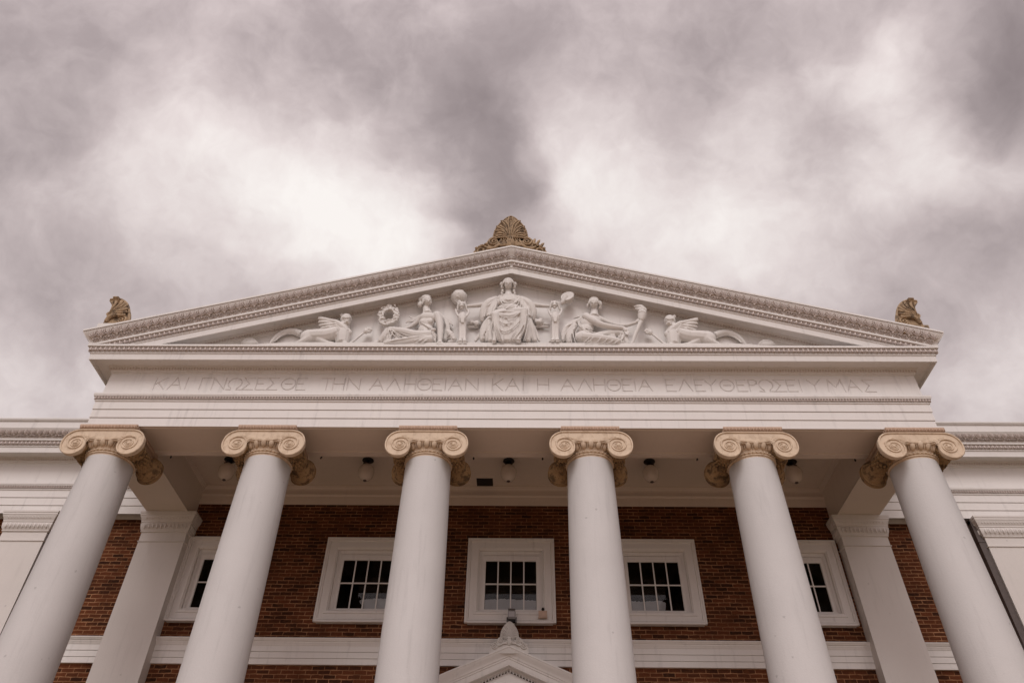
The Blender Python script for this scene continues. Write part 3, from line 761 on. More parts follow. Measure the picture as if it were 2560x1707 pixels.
# --- porch floor, steps, door
o = MB().box((-9.4, -.35, -ZB), (9.4, YBR, -9.82)); 
for k in range(5): o.box((-9.4, -.35 - .36 * (k + 1), -ZB), (9.4, -.35 - .36 * k, -9.82 - .163 * (k + 1)))
o.build('porch_steps', 'paving', hall, smooth=False)
YD = 3.55
dr = MB(); DS = .435
prof = [(-.02, -3.44), (.0, -3.435), (.02, -3.42), (.03, -3.40), (.03, -3.385), (.17, -3.38), (.175, -3.345), (.18, -3.345), (.185, -3.262), (.20, -3.257), (.205, -3.225), (.22, -3.21), (.225, -3.185), (.235, -3.155), (.27, -3.11), (.29, -3.07), (.295, -3.05), (.305, -3.047), (.305, -3.012), (-.25, -3.0)]
V, F = [], []
YD0 = YD + .30
for e, z in prof:
    xe = 2.25
    for x in (-xe, 0, xe): V.append((x, YD0 - e, z - DS * abs(x)))
for j in range(len(prof) - 1):
    for k in (0, 1): F.append((3 * j + k, 3 * j + k + 1, 3 * j + 4 + k, 3 * j + 3 + k))
dr.add(V, F)
dp = dr.build('doorway_pediment', 'white', hall, angle=25)
MB().prism([(-2.2, -4.45), (2.2, -4.45), (0, -3.47)], YD0 - .005, YBR).build('tympanum', 'white', dp, smooth=False)
b = MB()
for sg in (-1, 1): b.run([(0, 0, 0, .018, .038, .02, 0)], (0, YD0 - .03, -3.455), (sg, 0, -DS), (0, 0, 1), FN, 2.1, .07)
b.build('dentil_moulding', 'white', dp)
b = MB().box((-2.4, YD0 - .32, -4.55), (2.4, YBR, -4.40)); b.box((-2.1, YD0 - .02, -4.95), (2.1, YBR, -4.551))
for sg in (-1, 1): b.box((min(sg * 1.3, sg * 2.0), YD0, -9.82), (max(sg * 1.3, sg * 2.0), YBR, -4.951))
ds = b.build('door_surround', 'white', hall, smooth=False)
b = MB()
for sg in (-1, 1):
    b.box((min(sg * .005, sg * 1.29), 3.90, -9.8), (max(sg * .005, sg * 1.29), 3.955, -4.96))
    for z in (-9.5, -7.9, -6.5): b.box((min(sg * .2, sg * 1.1), 3.885, z), (max(sg * .2, sg * 1.1), 3.90, z + 1.2))
b.build('door', 'door', hall, smooth=False)
# downspouts against the inner side of the wing pilasters
for sg, nm in ((-1, 'dark flat downspout beside the wing pilaster left of the portico'), (1, 'dark flat downspout beside the wing pilaster right of the portico')):
    b = MB(); xa, xb_ = (-11.035, -10.92) if sg < 0 else (10.965, 11.115); b.box((xa, 3.66, -ZB), (xb_, 3.79, .06))
    for z in (-8, -5.5, -3, -.5): b.box((xa - .012, 3.648, z), (xb_ + .012, YBR + .01, z + .05))
    xa2, xb2 = sorted((sg * 10.9, sg * 11.0)); b.box((xa, 3.665, .0), (xb_, 3.80, .10))
    o = b.build('downspout', 'spout', None, smooth=False, loc=(sg * 11.02, 3.72, -ZB)); tag(o, nm, 'downspout', 'downspouts on the wings')

# ------------------------------------------------------------------ roof ornaments
def curl(mb, cx, cz, sg, r0, turns, y, rad, start=90, n=40, dec=1.6, dirn=1):
    """a spiral roll: starts on top of the scroll and winds inwards"""
    P, Q = [], []
    for k in range(n + 1):
        t = k / n; a = R(start) + dirn * 2 * math.pi * turns * t; r_ = r0 * math.exp(-dec * t)
        P.append((cx + sg * r_ * math.cos(a), y - .03 * t, cz + r_ * math.sin(a))); Q.append(rad * (1 - .45 * t))
    return mb.tube(P, Q, 7)


def acro_centre(ox, y, z0, sc, mat, right_spikes, name, parent=None):
    """palmette over scrolls; the unit is drawn round (0, 0) = the hub of the fan and scaled"""
    T = lambda x, z, dy=0: (ox + x * sc, y + dy * sc, z0 + z * sc)
    EZ = [(-.10, .40), (.0, .432), (.067, .434), (.16, .425), (.32, .402), (.36, .392), (.47, .355), (.54, .318), (.65, .262), (.77, .168), (.81, .142), (.86, .095), (.895, .045), (.915, .0)]
    def edge(z): return float(np.interp(z, [q[0] for q in EZ], [q[1] for q in EZ]))
    zz = [-.07, 0, .06, .12, .2, .3, .4, .5, .6, .68, .75, .81, .86, .895]
    outl = [(edge(z), z) for z in zz] + [(0, .915)] + [(-edge(z), z) for z in reversed(zz)]
    b_ = MB()
    b_.prism([(ox + x * sc, z0 + z * sc) for x, z in outl], y + .03 * sc, y + .20 * sc)
    b_.tube([T(x * .985, z * .985, .035) for x, z in outl], .022 * sc, 6)
    for k in range(-5, 6):
        a = R(k * 18.5); r_e = .9
        while abs(math.sin(a) * r_e) > edge(math.cos(a) * r_e) * .93 or math.cos(a) * r_e > .86: r_e -= .01
        for q in (-1, 1) if k else (-1, 1):
            P, Q = [], []
            for j in range(10):
                t = .10 + .86 * j / 9; sp_ = q * (.045 + .0 * k) * math.sin(math.pi * min(1, t * .75)) * (1.35 if k == 0 else .8)
                aa = a - R(7) * (1 if k > 0 else -1 if k < 0 else 0) * math.sin(math.pi * t)
                x_, z_ = math.sin(aa) * r_e * t + math.cos(a) * sp_, math.cos(aa) * r_e * t - math.sin(a) * sp_
                P.append(T(x_, z_, -.01 - .035 * math.sin(math.pi * min(1, t)))); Q.append(sc * (.010 + .013 * t))
            b_.tube(P, Q, 6)
        s_ = 1 if k > 0 else -1 if k < 0 else 0
        b_.ell(T(math.sin(a) * r_e * .97 + s_ * .012, math.cos(a) * r_e * .97, -.02), (.032 * sc, .025 * sc, .022 * sc), None, (8, 5))
    fan = b_.build(name, mat, parent, angle=60)
    b_ = MB()
    base = [(-.90, -.80), (-.905, -.49), (-.86, -.40), (-.78, -.32), (-.66, -.24), (-.60, -.16), (-.56, -.05), (-.47, .035), (-.30, .02), (0, .0), (.30, .02), (.47, .035), (.57, -.03), (.63, -.14), (.70, -.22), (.80, -.30), (.87, -.40), (.90, -.50), (.90, -.80)]
    b_.prism([(ox + x * sc, z0 + z * sc) for x, z in base], y + .03 * sc, y + .24 * sc)
    for sg in (-1, 1):
        curl(b_, ox + sg * .40 * sc, z0 - .13 * sc, -sg, .17 * sc, 1.9, y + .02 * sc, .034 * sc, 60, 44, 1.7, 1)
        curl(b_, ox + sg * .71 * sc, z0 - .46 * sc, sg, .19 * sc, 1.7, y + .02 * sc, .034 * sc, 80, 40, 1.6, 1)
        curl(b_, ox + sg * .19 * sc, z0 - .06 * sc, sg, .085 * sc, 1.4, y, .02 * sc, 90, 26, 1.4, 1)
        b_.tube([T(sg * .24, -.12, -.02), T(sg * .33, -.36, -.03), T(sg * .50, -.44, -.02), T(sg * .60, -.36, -.01)], [.03 * sc, .04 * sc, .035 * sc, .03 * sc], 7, None, 1)
        for k in range(5):
            b_.tube([T(sg * .10, -.32, -.02), T(sg * (.14 + .035 * k), -.20 - .03 * k, -.05), T(sg * (.17 + .06 * k), -.13 - .065 * k, -.02)], [.012 * sc, .026 * sc, .014 * sc], 6)
        for k in range(4):
            b_.ell(T(sg * (.60 + .075 * k), -.24 - .05 * k, -.005), (.05 * sc, .04 * sc, .035 * sc), None, (8, 5))
    b_.ell(T(0, -.20, -.01), (.12 * sc, .07 * sc, .22 * sc), None, (12, 8)); b_.ell(T(0, -.02, -.02), (.13 * sc, .07 * sc, .06 * sc), None, (12, 8))
    for k in (-1, 0, 1): b_.tube([T(k * .05, -.02, -.07), T(k * .06, -.22, -.09), T(k * .05, -.40, -.05)], [.016 * sc] * 3, 6)
    if right_spikes:
        for (x, z, dx, dz) in ((.58, -.10, .04, .17), (.66, -.14, .08, .16), (.75, -.24, .09, .14)):
            b_.tube([T(x, z, .08), T(x + dx * .6, z + dz * .55, .06), T(x + dx, z + dz, .08)], [.045 * sc, .035 * sc, .012 * sc], 7)
    b_.build('scroll_base', mat, fan if parent is None else parent, angle=60)
    return fan


e0 = empty('acroterion', (-.035, -.42, 5.14), 'brown palmette finial with scrolls on the peak of the pediment', 'roof ornament', 'brown stone ornaments on the pediment')
acro_centre(-.035, -.45, 5.557, 1.0, 'acroterion', True, 'palmette', e0)


def acro_corner(sg, label):
    e_ = empty('acroterion', (sg * 8.9, -.3, 2.40), label, 'roof ornament', 'brown stone ornaments on the pediment')
    outl = [(-9.14, 2.53), (-9.135, 2.78), (-9.185, 2.85), (-9.165, 2.89), (-9.12, 2.91), (-9.145, 3.10), (-9.19, 3.21), (-9.265, 3.275), (-9.25, 3.305), (-9.13, 3.335), (-9.0, 3.315), (-8.88, 3.24), (-8.77, 3.11), (-8.68, 2.93), (-8.62, 2.74), (-8.57, 2.64), (-8.58, 2.50)]
    b_ = MB(); f_ = lambda x: -sg * x
    b_.prism([(f_(x), z) for x, z in outl], -.49, -.36)
    hub = (-9.09, 2.80)
    for k in range(7):                                  # ribs sweeping up and inwards
        a = R(2 + 15 * k); h = .46 * (1.02 - .03 * k); P, Q = [], []
        for j in range(8):
            t = .12 + .86 * j / 7; aa = a + R(16) * math.sin(math.pi * t) * (1 if k < 4 else .6)
            P.append((f_(hub[0] + math.sin(aa) * h * t + (.0 if k else -.04 * t)), -.505 - .05 * math.sin(math.pi * t), hub[1] + math.cos(aa) * h * t)); Q.append(.012 + .03 * t)
        b_.tube(P, Q, 7)
    b_.tube([(f_(x), -.485, z) for x, z in outl[8:16]], .03, 7, None, 1)
    curl(b_, f_(-8.75), 2.635, sg, .115, 1.8, -.50, .026, 90, 36, 1.6, 1)
    b_.tube([(f_(-9.08), -.50, 2.60), (f_(-9.04), -.53, 2.72), (f_(-8.93), -.53, 2.76), (f_(-8.78), -.51, 2.75)], [.05, .05, .04, .03], 7, None, 1)
    b_.ell((f_(-9.165), -.43, 2.865), (.035, .05, .035), None, (8, 5))
    b_.build('palmette', 'acroterion', e_, angle=60)
    b2 = MB()
    poly = [(-.49 + (x + 9.14), z) for x, z in outl]
    n = len(poly); xa, xb_ = sg * 9.13, sg * 9.02
    b2.add([(xa, y_, z) for y_, z in poly] + [(xb_, y_, z) for y_, z in poly], [tuple(range(n)), tuple(reversed(range(n, 2 * n)))] + [(i, i + n, (i + 1) % n + n, (i + 1) % n) for i in range(n)])
    for k in range(6):
        a = R(6 + 16 * k); h = .44; P, Q = [], []
        for j in range(7):
            t = .12 + .86 * j / 6; aa = a + R(14) * math.sin(math.pi * t)
            P.append((sg * (9.14 + .04 * math.sin(math.pi * t)), -.44 + math.sin(aa) * h * t, hub[1] + math.cos(aa) * h * t)); Q.append(.012 + .028 * t)
        b2.tube(P, Q, 7)
    b2.build('palmette', 'acroterion', e_, angle=60)
    b3 = MB()
    b3.ell((f_(-8.53), -.30, 2.69), (.075, .12, .085), None, (12, 8)); b3.ell((f_(-8.36), -.22, 2.70), (.12, .1, .07), None, (12, 8)); b3.ell((f_(-8.30), -.15, 2.72), (.07, .1, .05), None, (12, 8))
    b3.tube([(f_(-8.7), -.3, 2.55), (f_(-8.55), -.3, 2.60), (f_(-8.3), -.22, 2.66)], [.06, .07, .05], 8)
    b3.build('side_scroll', 'acroterion', e_, angle=60)
    MB().box((min(f_(-9.22), f_(-8.62)), -.52, 2.30), (max(f_(-9.22), f_(-8.62)), .12, 2.525)).build('plinth', 'carving' if sg < 0 else 'acroterion', e_, smooth=False)


acro_corner(-1, 'brown half palmette with hooked tip on the left end of the gable')
acro_corner(1, 'brown half palmette with blunt rounded top on the right end of the gable')

# white acroterion and flood lamp over the doorway pediment
e0 = empty('acroterion', (.008, YD, -3.10), 'small white palmette ornament on the peak of the doorway pediment', 'ornament')
acro_centre(.008, YD, -2.86, .40, 'carving', False, 'palmette', e0)
MB().prism([(-.35, -3.165), (-.35, -3.09), (.365, -3.09), (.365, -3.165), (.008, -3.005)], YD + .015, YD + .14).build('plinth', 'carving', e0, smooth=False)
e0.scale = (1.13, 1, 1)
e0 = empty('flood_lamp', (.055, 3.72, -2.52), 'grey flood lamp with hood standing behind the white doorway ornament', 'lamp')
b = MB().box((-.03, 3.70, -2.44), (.13, 3.80, -2.30)); b.lathe([(.02, -.28), (.02, .0)], (.05, 3.76, -2.40), 12); b.box((0, 3.72, -2.95), (.1, 3.85, -2.62))
b.build('housing', 'iron', e0, smooth=False)
b = MB().prism([(-.035, -2.40), (.135, -2.40), (.135, -2.24), (.115, -2.19), (-.015, -2.19), (-.035, -2.24)], 3.655, 3.70); b.box((-.03, 3.60, -2.20), (.13, 3.70, -2.19)); b.build('hood', 'roof', e0, smooth=False)
MB().box((-.02, 3.64, -2.36), (.12, 3.654, -2.24)).build('lens', 'sheet', e0, smooth=False)
b = MB()
for q in (-1, 1): b.tube([(.05 + q * .03, 3.78, -2.6), (.05 + q * .095, 3.74, -2.52), (.05 + q * .098, 3.72, -2.34)], .011, 6)
b.build('bracket', 'iron', e0)

# ------------------------------------------------------------------ porch lanterns and small hooks
def lantern(x, label):
    y = 2.74; e_ = empty('porch_lantern', (x, y, ZCEIL), label, 'lantern', 'lanterns hanging from the porch ceiling')
    MB().lathe([(.02, ZCEIL), (.135, ZCEIL - .002), (.14, ZCEIL - .02), (.12, ZCEIL - .04), (.05, ZCEIL - .065), (.03, ZCEIL - .075)], (x, y, 0), 28).build('canopy', 'iron', e_)
    b_ = MB().lathe([(.022, ZCEIL - .07), (.022, .98), (.04, .965), (.05, .95), (.02, .945)], (x, y, 0), 16)
    for k in range(4):
        a = R(45 + 90 * k); ca, sa = math.cos(a), math.sin(a)
        b_.tube([(x + ca * .03, y + sa * .03, .975), (x + ca * .07, y + sa * .07, .972), (x + ca * .115, y + sa * .115, .945), (x + ca * .12, y + sa * .12, .93)], [.014, .012, .010, .008], 6, None, 1)
    b_.build('crown', 'iron', e_)
    MB().lathe([(.05, .945), (.10, .935), (.155, .885), (.19, .82), (.198, .76), (.19, .69), (.165, .62), (.12, .56), (.06, .525), (.03, .52)], (x, y, 0), 32).build('globe', 'globe', e_, angle=60)
    MB().lathe([(.015, .525), (.04, .52), (.045, .508), (.02, .495), (.006, .48)], (x, y, 0), 16).build('finial', 'spout', e_)
    return e_


LAB = ['frosted egg lantern in the porch bay at the left end', 'frosted egg lantern between the second and third columns from the left', 'frosted egg lantern above the middle window beside the ceiling vent',
       'frosted egg lantern between the fourth and fifth columns from the left', 'frosted egg lantern in the porch bay at the right end']
LX = (-6.80, -3.45, -.05, 3.33, 6.72)
l0 = lantern(LX[0], LAB[0])
for x, lb in zip(LX[1:], LAB[1:]):
    c_ = copy_tree(l0); c_.location.x = x; c_['label'] = lb
HX = [(-7.40, 'first, by the left corner column'), (-4.10, 'second, beside the second column'), (-1.875, 'third, left of the third column'), (-.785, 'fourth, right of the third column'),
      (.713, 'fifth, left of the fourth column'), (4.06, 'sixth, beside the fifth column'), (7.45, 'seventh, by the right corner column')]
b = MB().tube([(HX[0][0], YB + .06, ZS + .11), (HX[0][0], YB + .06, ZS + .03), (HX[0][0] + .006, YB + .06, ZS - .005)], [.006, .008, .008], 6)
b.ell((HX[0][0] + .004, YB + .06, ZS - .02), (.02, .02, .035), None, (8, 5)); b.box((HX[0][0] - .02, YB + .0, ZS + .09), (HX[0][0] + .02, YB + .07, ZS + .12))
h0 = b.build('beam_hook', 'iron', None, loc=(HX[0][0], YB + .05, ZS))
for k, (x, lb) in enumerate(HX):
    c_ = h0 if k == 0 else h0.copy()
    if k: scene.collection.objects.link(c_); c_.location.x = x; c_.rotation_euler.y = R((0, 25, 35, -4, 3, 20, -5)[k])
    tag(c_, 'tiny black hook under the porch beam, ' + lb, 'hook', 'tiny hooks under the front beam')

# ------------------------------------------------------------------ pediment sculpture
class Fig:
    """volumes of a carved figure, drawn on an enlarged detail (origin ox, oy and scale s) and set at relief depth d in front of the tympanum"""
    def __init__(s, ox, oy, sc): s.o = (ox, oy, sc)
    def p(s, x, y, d): return np.array(at(s.o[0] + x / s.o[2], s.o[1] + y / s.o[2], YF - d))
    def m(s, r): return r / s.o[2] * .0089
    def tube(s, mb, pts, rad, seg=10, smooth=1):
        r_ = [s.m(q) for q in rad] if hasattr(rad, '__len__') else [s.m(rad)] * len(pts)
        return mb.tube([s.p(*q) for q in pts], r_, seg, None, smooth)
    def ell(s, mb, x, y, d, rx, rz, ry=None, tilt=0):
        ry = ry if ry else min(rx, rz); rz = math.sqrt(max(rz * rz - (.68 * ry) ** 2, .3 * rz * rz)) / .73      # seen from well below
        a = R(tilt); rot = np.array(((math.cos(a), 0, math.sin(a)), (0, 1, 0), (-math.sin(a), 0, math.cos(a))))
        return mb.ell(s.p(x, y, d), (s.m(rx), s.m(ry), s.m(rz)), rot, (20, 12))
    def folds(s, mb, lines, r=13, d=-.003):
        for ln in lines: s.tube(mb, [(x, y, dd + d) for x, y, dd in ln], [r * .5] + [r] * (len(ln) - 2) + [r * .6] if len(ln) > 2 else r, 6, 2)
    def head(s, mb, x, y, d, rx, turn=0, tilt=0, up=0):
        """head with brow, eyes, nose, lips and chin; rx half the face's width in detail pixels, turn: sideways shift of the features"""
        # the face looks down at the beholder, so each feature lies on the lower front of the skull
        G_ = lambda u, v: .72 * (math.sqrt(max(0., 1 - u * u * .9 - v * v * .75)) - v)
        F_ = lambda u, v, o: (x + rx * (u + turn * (1 - .4 * abs(u))), y + rx * (v + up), d + s.m(rx) * (G_(u, v) + o - .2 * abs(turn)))
        E = lambda u, v, o, a, b_, c_=None: s.ell(mb, *F_(u, v, o), a * rx, b_ * rx, (c_ or min(a, b_)) * rx)
        s.ell(mb, x, y - .2 * rx, d, rx * .97, rx * 1.0, rx * 1.0); s.ell(mb, x + turn * rx * .5, y + .15 * rx, d + s.m(rx) * .05, rx * .80, rx * .86, rx * .86)
        E(0, .74, -.02, .24, .17, .2)
        for q in (-1, 1):
            E(q * .46, .16, -.12, .24, .24, .2)
            s.tube(mb, [F_(q * .13, -.44, .04), F_(q * .40, -.50, .05), F_(q * .70, -.38, .03)], [.08 * rx, .09 * rx, .06 * rx], 6)
            E(q * .38, -.24, -.02, .15, .07, .08)
        s.tube(mb, [F_(0, -.44, .05), F_(0, -.16, .14), F_(0, .08, .22)], [.08 * rx, .085 * rx, .12 * rx], 8)
        E(0, .36, .04, .23, .055, .09); E(0, .47, .03, .18, .06, .09)
    def hand(s, mb, wx, wy, wd, tx, ty, td, r, curl_=.25, spread=1.0):
        """palm from wrist towards (tx, ty, td), four unequal bent fingers and a thumb"""
        W = np.array((wx, wy, 0.)); D = np.array((tx - wx, ty - wy, 0.)); ln = np.linalg.norm(D); D /= ln; Nn = np.array((-D[1], D[0], 0))
        P = lambda a, b_, o: (W[0] + D[0] * a * ln + Nn[0] * b_ * r, W[1] + D[1] * a * ln + Nn[1] * b_ * r, wd + (td - wd) * a + s.m(r) * o)
        s.tube(mb, [P(-.1, 0, 0), P(.25, 0, .1), P(.5, 0, .1)], [r * .7, r * .95, r * .85], 8)
        for k, l_ in enumerate((.86, 1.0, .95, .78)):
            o = (k - 1.5) * .52 * spread
            s.tube(mb, [P(.42, o, .15), P(.42 + .33 * l_, o * 1.15, .3), P(.42 + .58 * l_, o * 1.2, .3 - curl_)], [r * .29, r * .26, r * .2], 6)
        s.tube(mb, [P(.12, -.8, .1), P(.34, -1.25, .25), P(.55, -1.2, .3)], [r * .3, r * .27, r * .2], 6)


def fin(name, mb, parent, vox=.013, it=3, mat='carving'):
    return melt(mb.build(name, mat, parent), vox, it)


REL = 'carved figures in the pediment'
# --- seated central woman (detail at 7.35 px)
f = Fig(1120, 670, 7.35); c0 = f.p(1105, 1372, .30)
st = empty('seated_statue', (c0[0], YF - .25, c0[2]), 'white carved woman in a long robe enthroned in the centre of the pediment', 'statue', REL)
body = MB(); f.head(body, 1107, 308, .27, 89, 0, 0, 0)
f.tube(body, [(1107, 350, .16), (1110, 450, .17), (1115, 540, .18)], [58, 62, 92]); f.ell(body, 1040, 515, .19, 120, 40, 60, -12); f.ell(body, 1185, 515, .19, 120, 40, 60, 12)
f.ell(body, 1125, 640, .15, 215, 175, 130); f.ell(body, 1130, 780, .16, 200, 150, 120)
for q, x0, x1, x2 in ((-1, 800, 570, 300), (1, 1420, 1640, 1900)):
    f.tube(body, [(x0, 640, .17), (x1, 690, .2), (x2, 705, .23)], [62, 42, 32], 12)
f.hand(body, 290, 690, .24, 110, 545, .25, 34, .3, 1.1)
f.hand(body, 1905, 700, .24, 2090, 610, .27, 36, .5, 1.0)
f.tube(body, [(1060, 820, .18), (870, 880, .40), (880, 1100, .40), (850, 1345, .42)], [90, 60, 50, 40]); f.tube(body, [(1200, 820, .18), (1390, 850, .41), (1370, 1100, .41), (1288, 1335, .43)], [90, 60, 50, 45]); f.ell(body, 1290, 1338, .43, 55, 32, 60); f.ell(body, 845, 1350, .42, 45, 26, 50)
for k in range(4): f.ell(body, 1258 + k * 22, 1352, .475, 11, 12, 14)
fin('body', body, st, .011, 2)
hr = MB(); f.ell(hr, 1107, 262, .235, 112, 92, 95)
for q in (-1, 1):
    xx = lambda v: 1107 + q * v
    f.ell(hr, xx(122), 295, .22, 40, 48, 36); f.ell(hr, xx(108), 355, .2, 36, 46, 36); f.ell(hr, xx(106), 425, .2, 32, 38, 32); f.ell(hr, xx(122), 470, .2, 24, 30, 26)
    for k in range(4): f.tube(hr, [(1107 + q * 6, 200 + k * 7, .33 - k * .004), (xx(60 + k * 9), 218 + k * 12, .335), (xx(108), 262 + k * 22, .27)], [12, 15, 12], 6, 2)
f.tube(hr, [(1010, 265, .31), (1050, 215, .34), (1107, 200, .345), (1165, 215, .34), (1205, 265, .31)], 14, 6, 2)
fin('hair', hr, st, .011, 1)
dr = MB()
f.ell(dr, 1120, 640, .17, 250, 120, 120); f.ell(dr, 1130, 760, .18, 240, 120, 115)
f.tube(dr, [(930, 550, .19), (1115, 590, .21), (1310, 550, .19)], [60, 40, 60]); 
# sleeves
f.tube(dr, [(900, 570, .18), (740, 650, .2), (660, 760, .19), (640, 900, .17), (630, 985, .15)], [70, 95, 85, 70, 35]); f.tube(dr, [(880, 620, .18), (800, 780, .2), (760, 900, .22)], [80, 80, 60])
f.tube(dr, [(1330, 570, .18), (1480, 650, .2), (1555, 760, .19), (1575, 860, .17), (1560, 950, .15)], [70, 90, 80, 65, 30]); f.tube(dr, [(1350, 620, .18), (1430, 780, .2), (1470, 900, .22)], [80, 75, 60])
# lap and skirt
f.ell(dr, 1130, 860, .32, 230, 80, 110); f.tube(dr, [(860, 870, .42), (1000, 890, .38), (1130, 905, .37), (1280, 870, .39), (1400, 800, .45)], [62, 70, 75, 70, 62])
f.tube(dr, [(1010, 850, .22), (930, 850, .34), (860, 870, .43)], [120, 105, 80]); f.tube(dr, [(1250, 830, .22), (1330, 810, .36), (1400, 800, .45)], [115, 100, 78])
f.tube(dr, [(865, 870, .44), (885, 1040, .42), (930, 1200, .40), (975, 1335, .38)], [80, 76, 66, 52]); f.tube(dr, [(1400, 810, .46), (1385, 1000, .44), (1335, 1180, .41), (1270, 1325, .39)], [76, 74, 66, 52]); f.ell(dr, 850, 860, .45, 80, 66, 66); f.ell(dr, 1400, 785, .47, 78, 64, 66)
for k in range(4):
    t = k / 3; xa = 960 + t * 330; f.tube(dr, [(xa, 880 + 40 * math.sin(math.pi * t), .34), (xa - 8, 1050, .35), (1000 + t * 240, 1220, .35), (1015 + t * 200, 1350, .35)], [75, 85, 80, 66])
f.tube(dr, [(790, 930, .30), (700, 1040, .27), (650, 1180, .25), (640, 1330, .26)], [70, 80, 85, 60]); f.tube(dr, [(760, 1000, .3), (760, 1200, .3), (790, 1350, .32)], [70, 80, 60]); f.tube(dr, [(680, 1150, .24), (560, 1260, .22), (500, 1345, .22)], [50, 40, 25])
f.tube(dr, [(1480, 950, .30), (1520, 1100, .27), (1560, 1230, .25), (1600, 1345, .25)], [65, 80, 70, 40]); f.tube(dr, [(1470, 1050, .33), (1460, 1200, .32), (1470, 1350, .32)], [60, 75, 50]); f.tube(dr, [(1560, 1060, .22), (1630, 1220, .2), (1680, 1345, .2)], [35, 35, 20])
# folds
f.folds(dr, [[(930, 520, .24), (975, 640, .285), (1060, 700, .31), (1160, 680, .31)], [(950, 530, .25), (1010, 620, .30), (1090, 650, .32), (1180, 620, .31)], [(1000, 530, .25), (1060, 575, .31), (1130, 590, .32), (1200, 560, .29)],
             [(1320, 520, .24), (1290, 600, .28), (1160, 680, .31), (1050, 750, .31)], [(1300, 540, .25), (1230, 630, .3), (1120, 720, .31), (1010, 780, .30)], [(1340, 560, .24), (1350, 660, .28), (1300, 780, .3)], [(1310, 600, .27), (1270, 700, .30), (1180, 770, .31)],
             [(880, 540, .24), (850, 640, .27), (780, 740, .28), (720, 800, .27)], [(900, 560, .25), (890, 680, .28), (840, 800, .29)], [(860, 560, .24), (800, 640, .28), (720, 700, .28)], [(1380, 560, .24), (1400, 680, .27), (1450, 780, .27)], [(1480, 640, .27), (1490, 760, .27), (1490, 860, .27)], [(1530, 680, .25), (1560, 790, .25), (1550, 900, .23)], [(640, 690, .24), (610, 800, .24), (625, 920, .22)], [(700, 690, .27), (690, 800, .26), (670, 900, .24)]], 14)
f.folds(dr, [[(850, 830, .49), (980, 795, .47), (1120, 790, .43), (1280, 790, .44)], [(950, 870, .47), (1060, 915, .47), (1180, 925, .48), (1290, 840, .49), (1380, 770, .5)], [(900, 900, .5), (960, 1000, .49), (1080, 1040, .48), (1200, 980, .48)],
             [(880, 960, .5), (930, 1090, .49), (1010, 1180, .48), (1150, 1140, .48), (1290, 1010, .5), (1400, 850, .53)], [(830, 900, .51), (850, 1050, .51), (880, 1200, .49), (920, 1340, .47)], [(810, 930, .48), (800, 1080, .47), (830, 1240, .45)], [(870, 900, .52), (900, 1060, .50), (960, 1230, .48), (1000, 1340, .46)],
             [(1470, 850, .52), (1475, 1000, .51), (1440, 1180, .49), (1390, 1340, .47)], [(1440, 860, .53), (1430, 1020, .52), (1370, 1200, .5), (1290, 1300, .48)], [(1400, 1020, .53), (1300, 1200, .5), (1180, 1320, .47)], [(1260, 1130, .48), (1170, 1250, .47), (1130, 1345, .45)], [(1010, 1230, .47), (1010, 1345, .45)],
             [(770, 900, .4), (700, 960, .36), (640, 1060, .33), (600, 1180, .3)], [(760, 1010, .4), (690, 1130, .37), (640, 1250, .34), (600, 1345, .3)], [(740, 1130, .4), (760, 1250, .38), (800, 1340, .37)], [(690, 1200, .36), (700, 1345, .33)], [(560, 1230, .26), (500, 1345, .24)],
             [(1500, 1000, .38), (1570, 1150, .34), (1640, 1340, .28)], [(1490, 1100, .40), (1530, 1240, .36), (1560, 1345, .32)], [(1480, 1150, .40), (1450, 1250, .4), (1410, 1345, .4)]], 13)
fin('robe', dr, st, .010, 1)
# seat slab of the throne showing either side, with the lion-headed posts
e0 = empty('throne', (c0[0], YF - .1, c0[2]), 'carved throne with two lion headed armrest posts and a slab seat', 'throne', None)
sl_ = MB(); f.tube(sl_, [(360, 1050, .01), (1850, 1050, .01)], [50, 50], 4, 0); f.tube(sl_, [(370, 1010, .06), (560, 1010, .06)], [48, 48], 4, 0); f.tube(sl_, [(360, 1085, .06), (560, 1085, .06)], [30, 30], 4, 0); f.ell(sl_, 530, 1020, .12, 55, 60, 50); f.ell(sl_, 430, 1000, .1, 40, 45, 40)
f.tube(sl_, [(1600, 960, .1), (1660, 1010, .14), (1740, 980, .1)], [40, 60, 40]); f.ell(sl_, 1700, 960, .14, 45, 45, 40); f.tube(sl_, [(1600, 1080, .06), (1850, 1080, .06)], [30, 30], 4, 0); f.tube(sl_, [(1745, 950, .12), (1755, 1040, .1)], 12)
fin('seat_slab', sl_, e0, .014, 2)
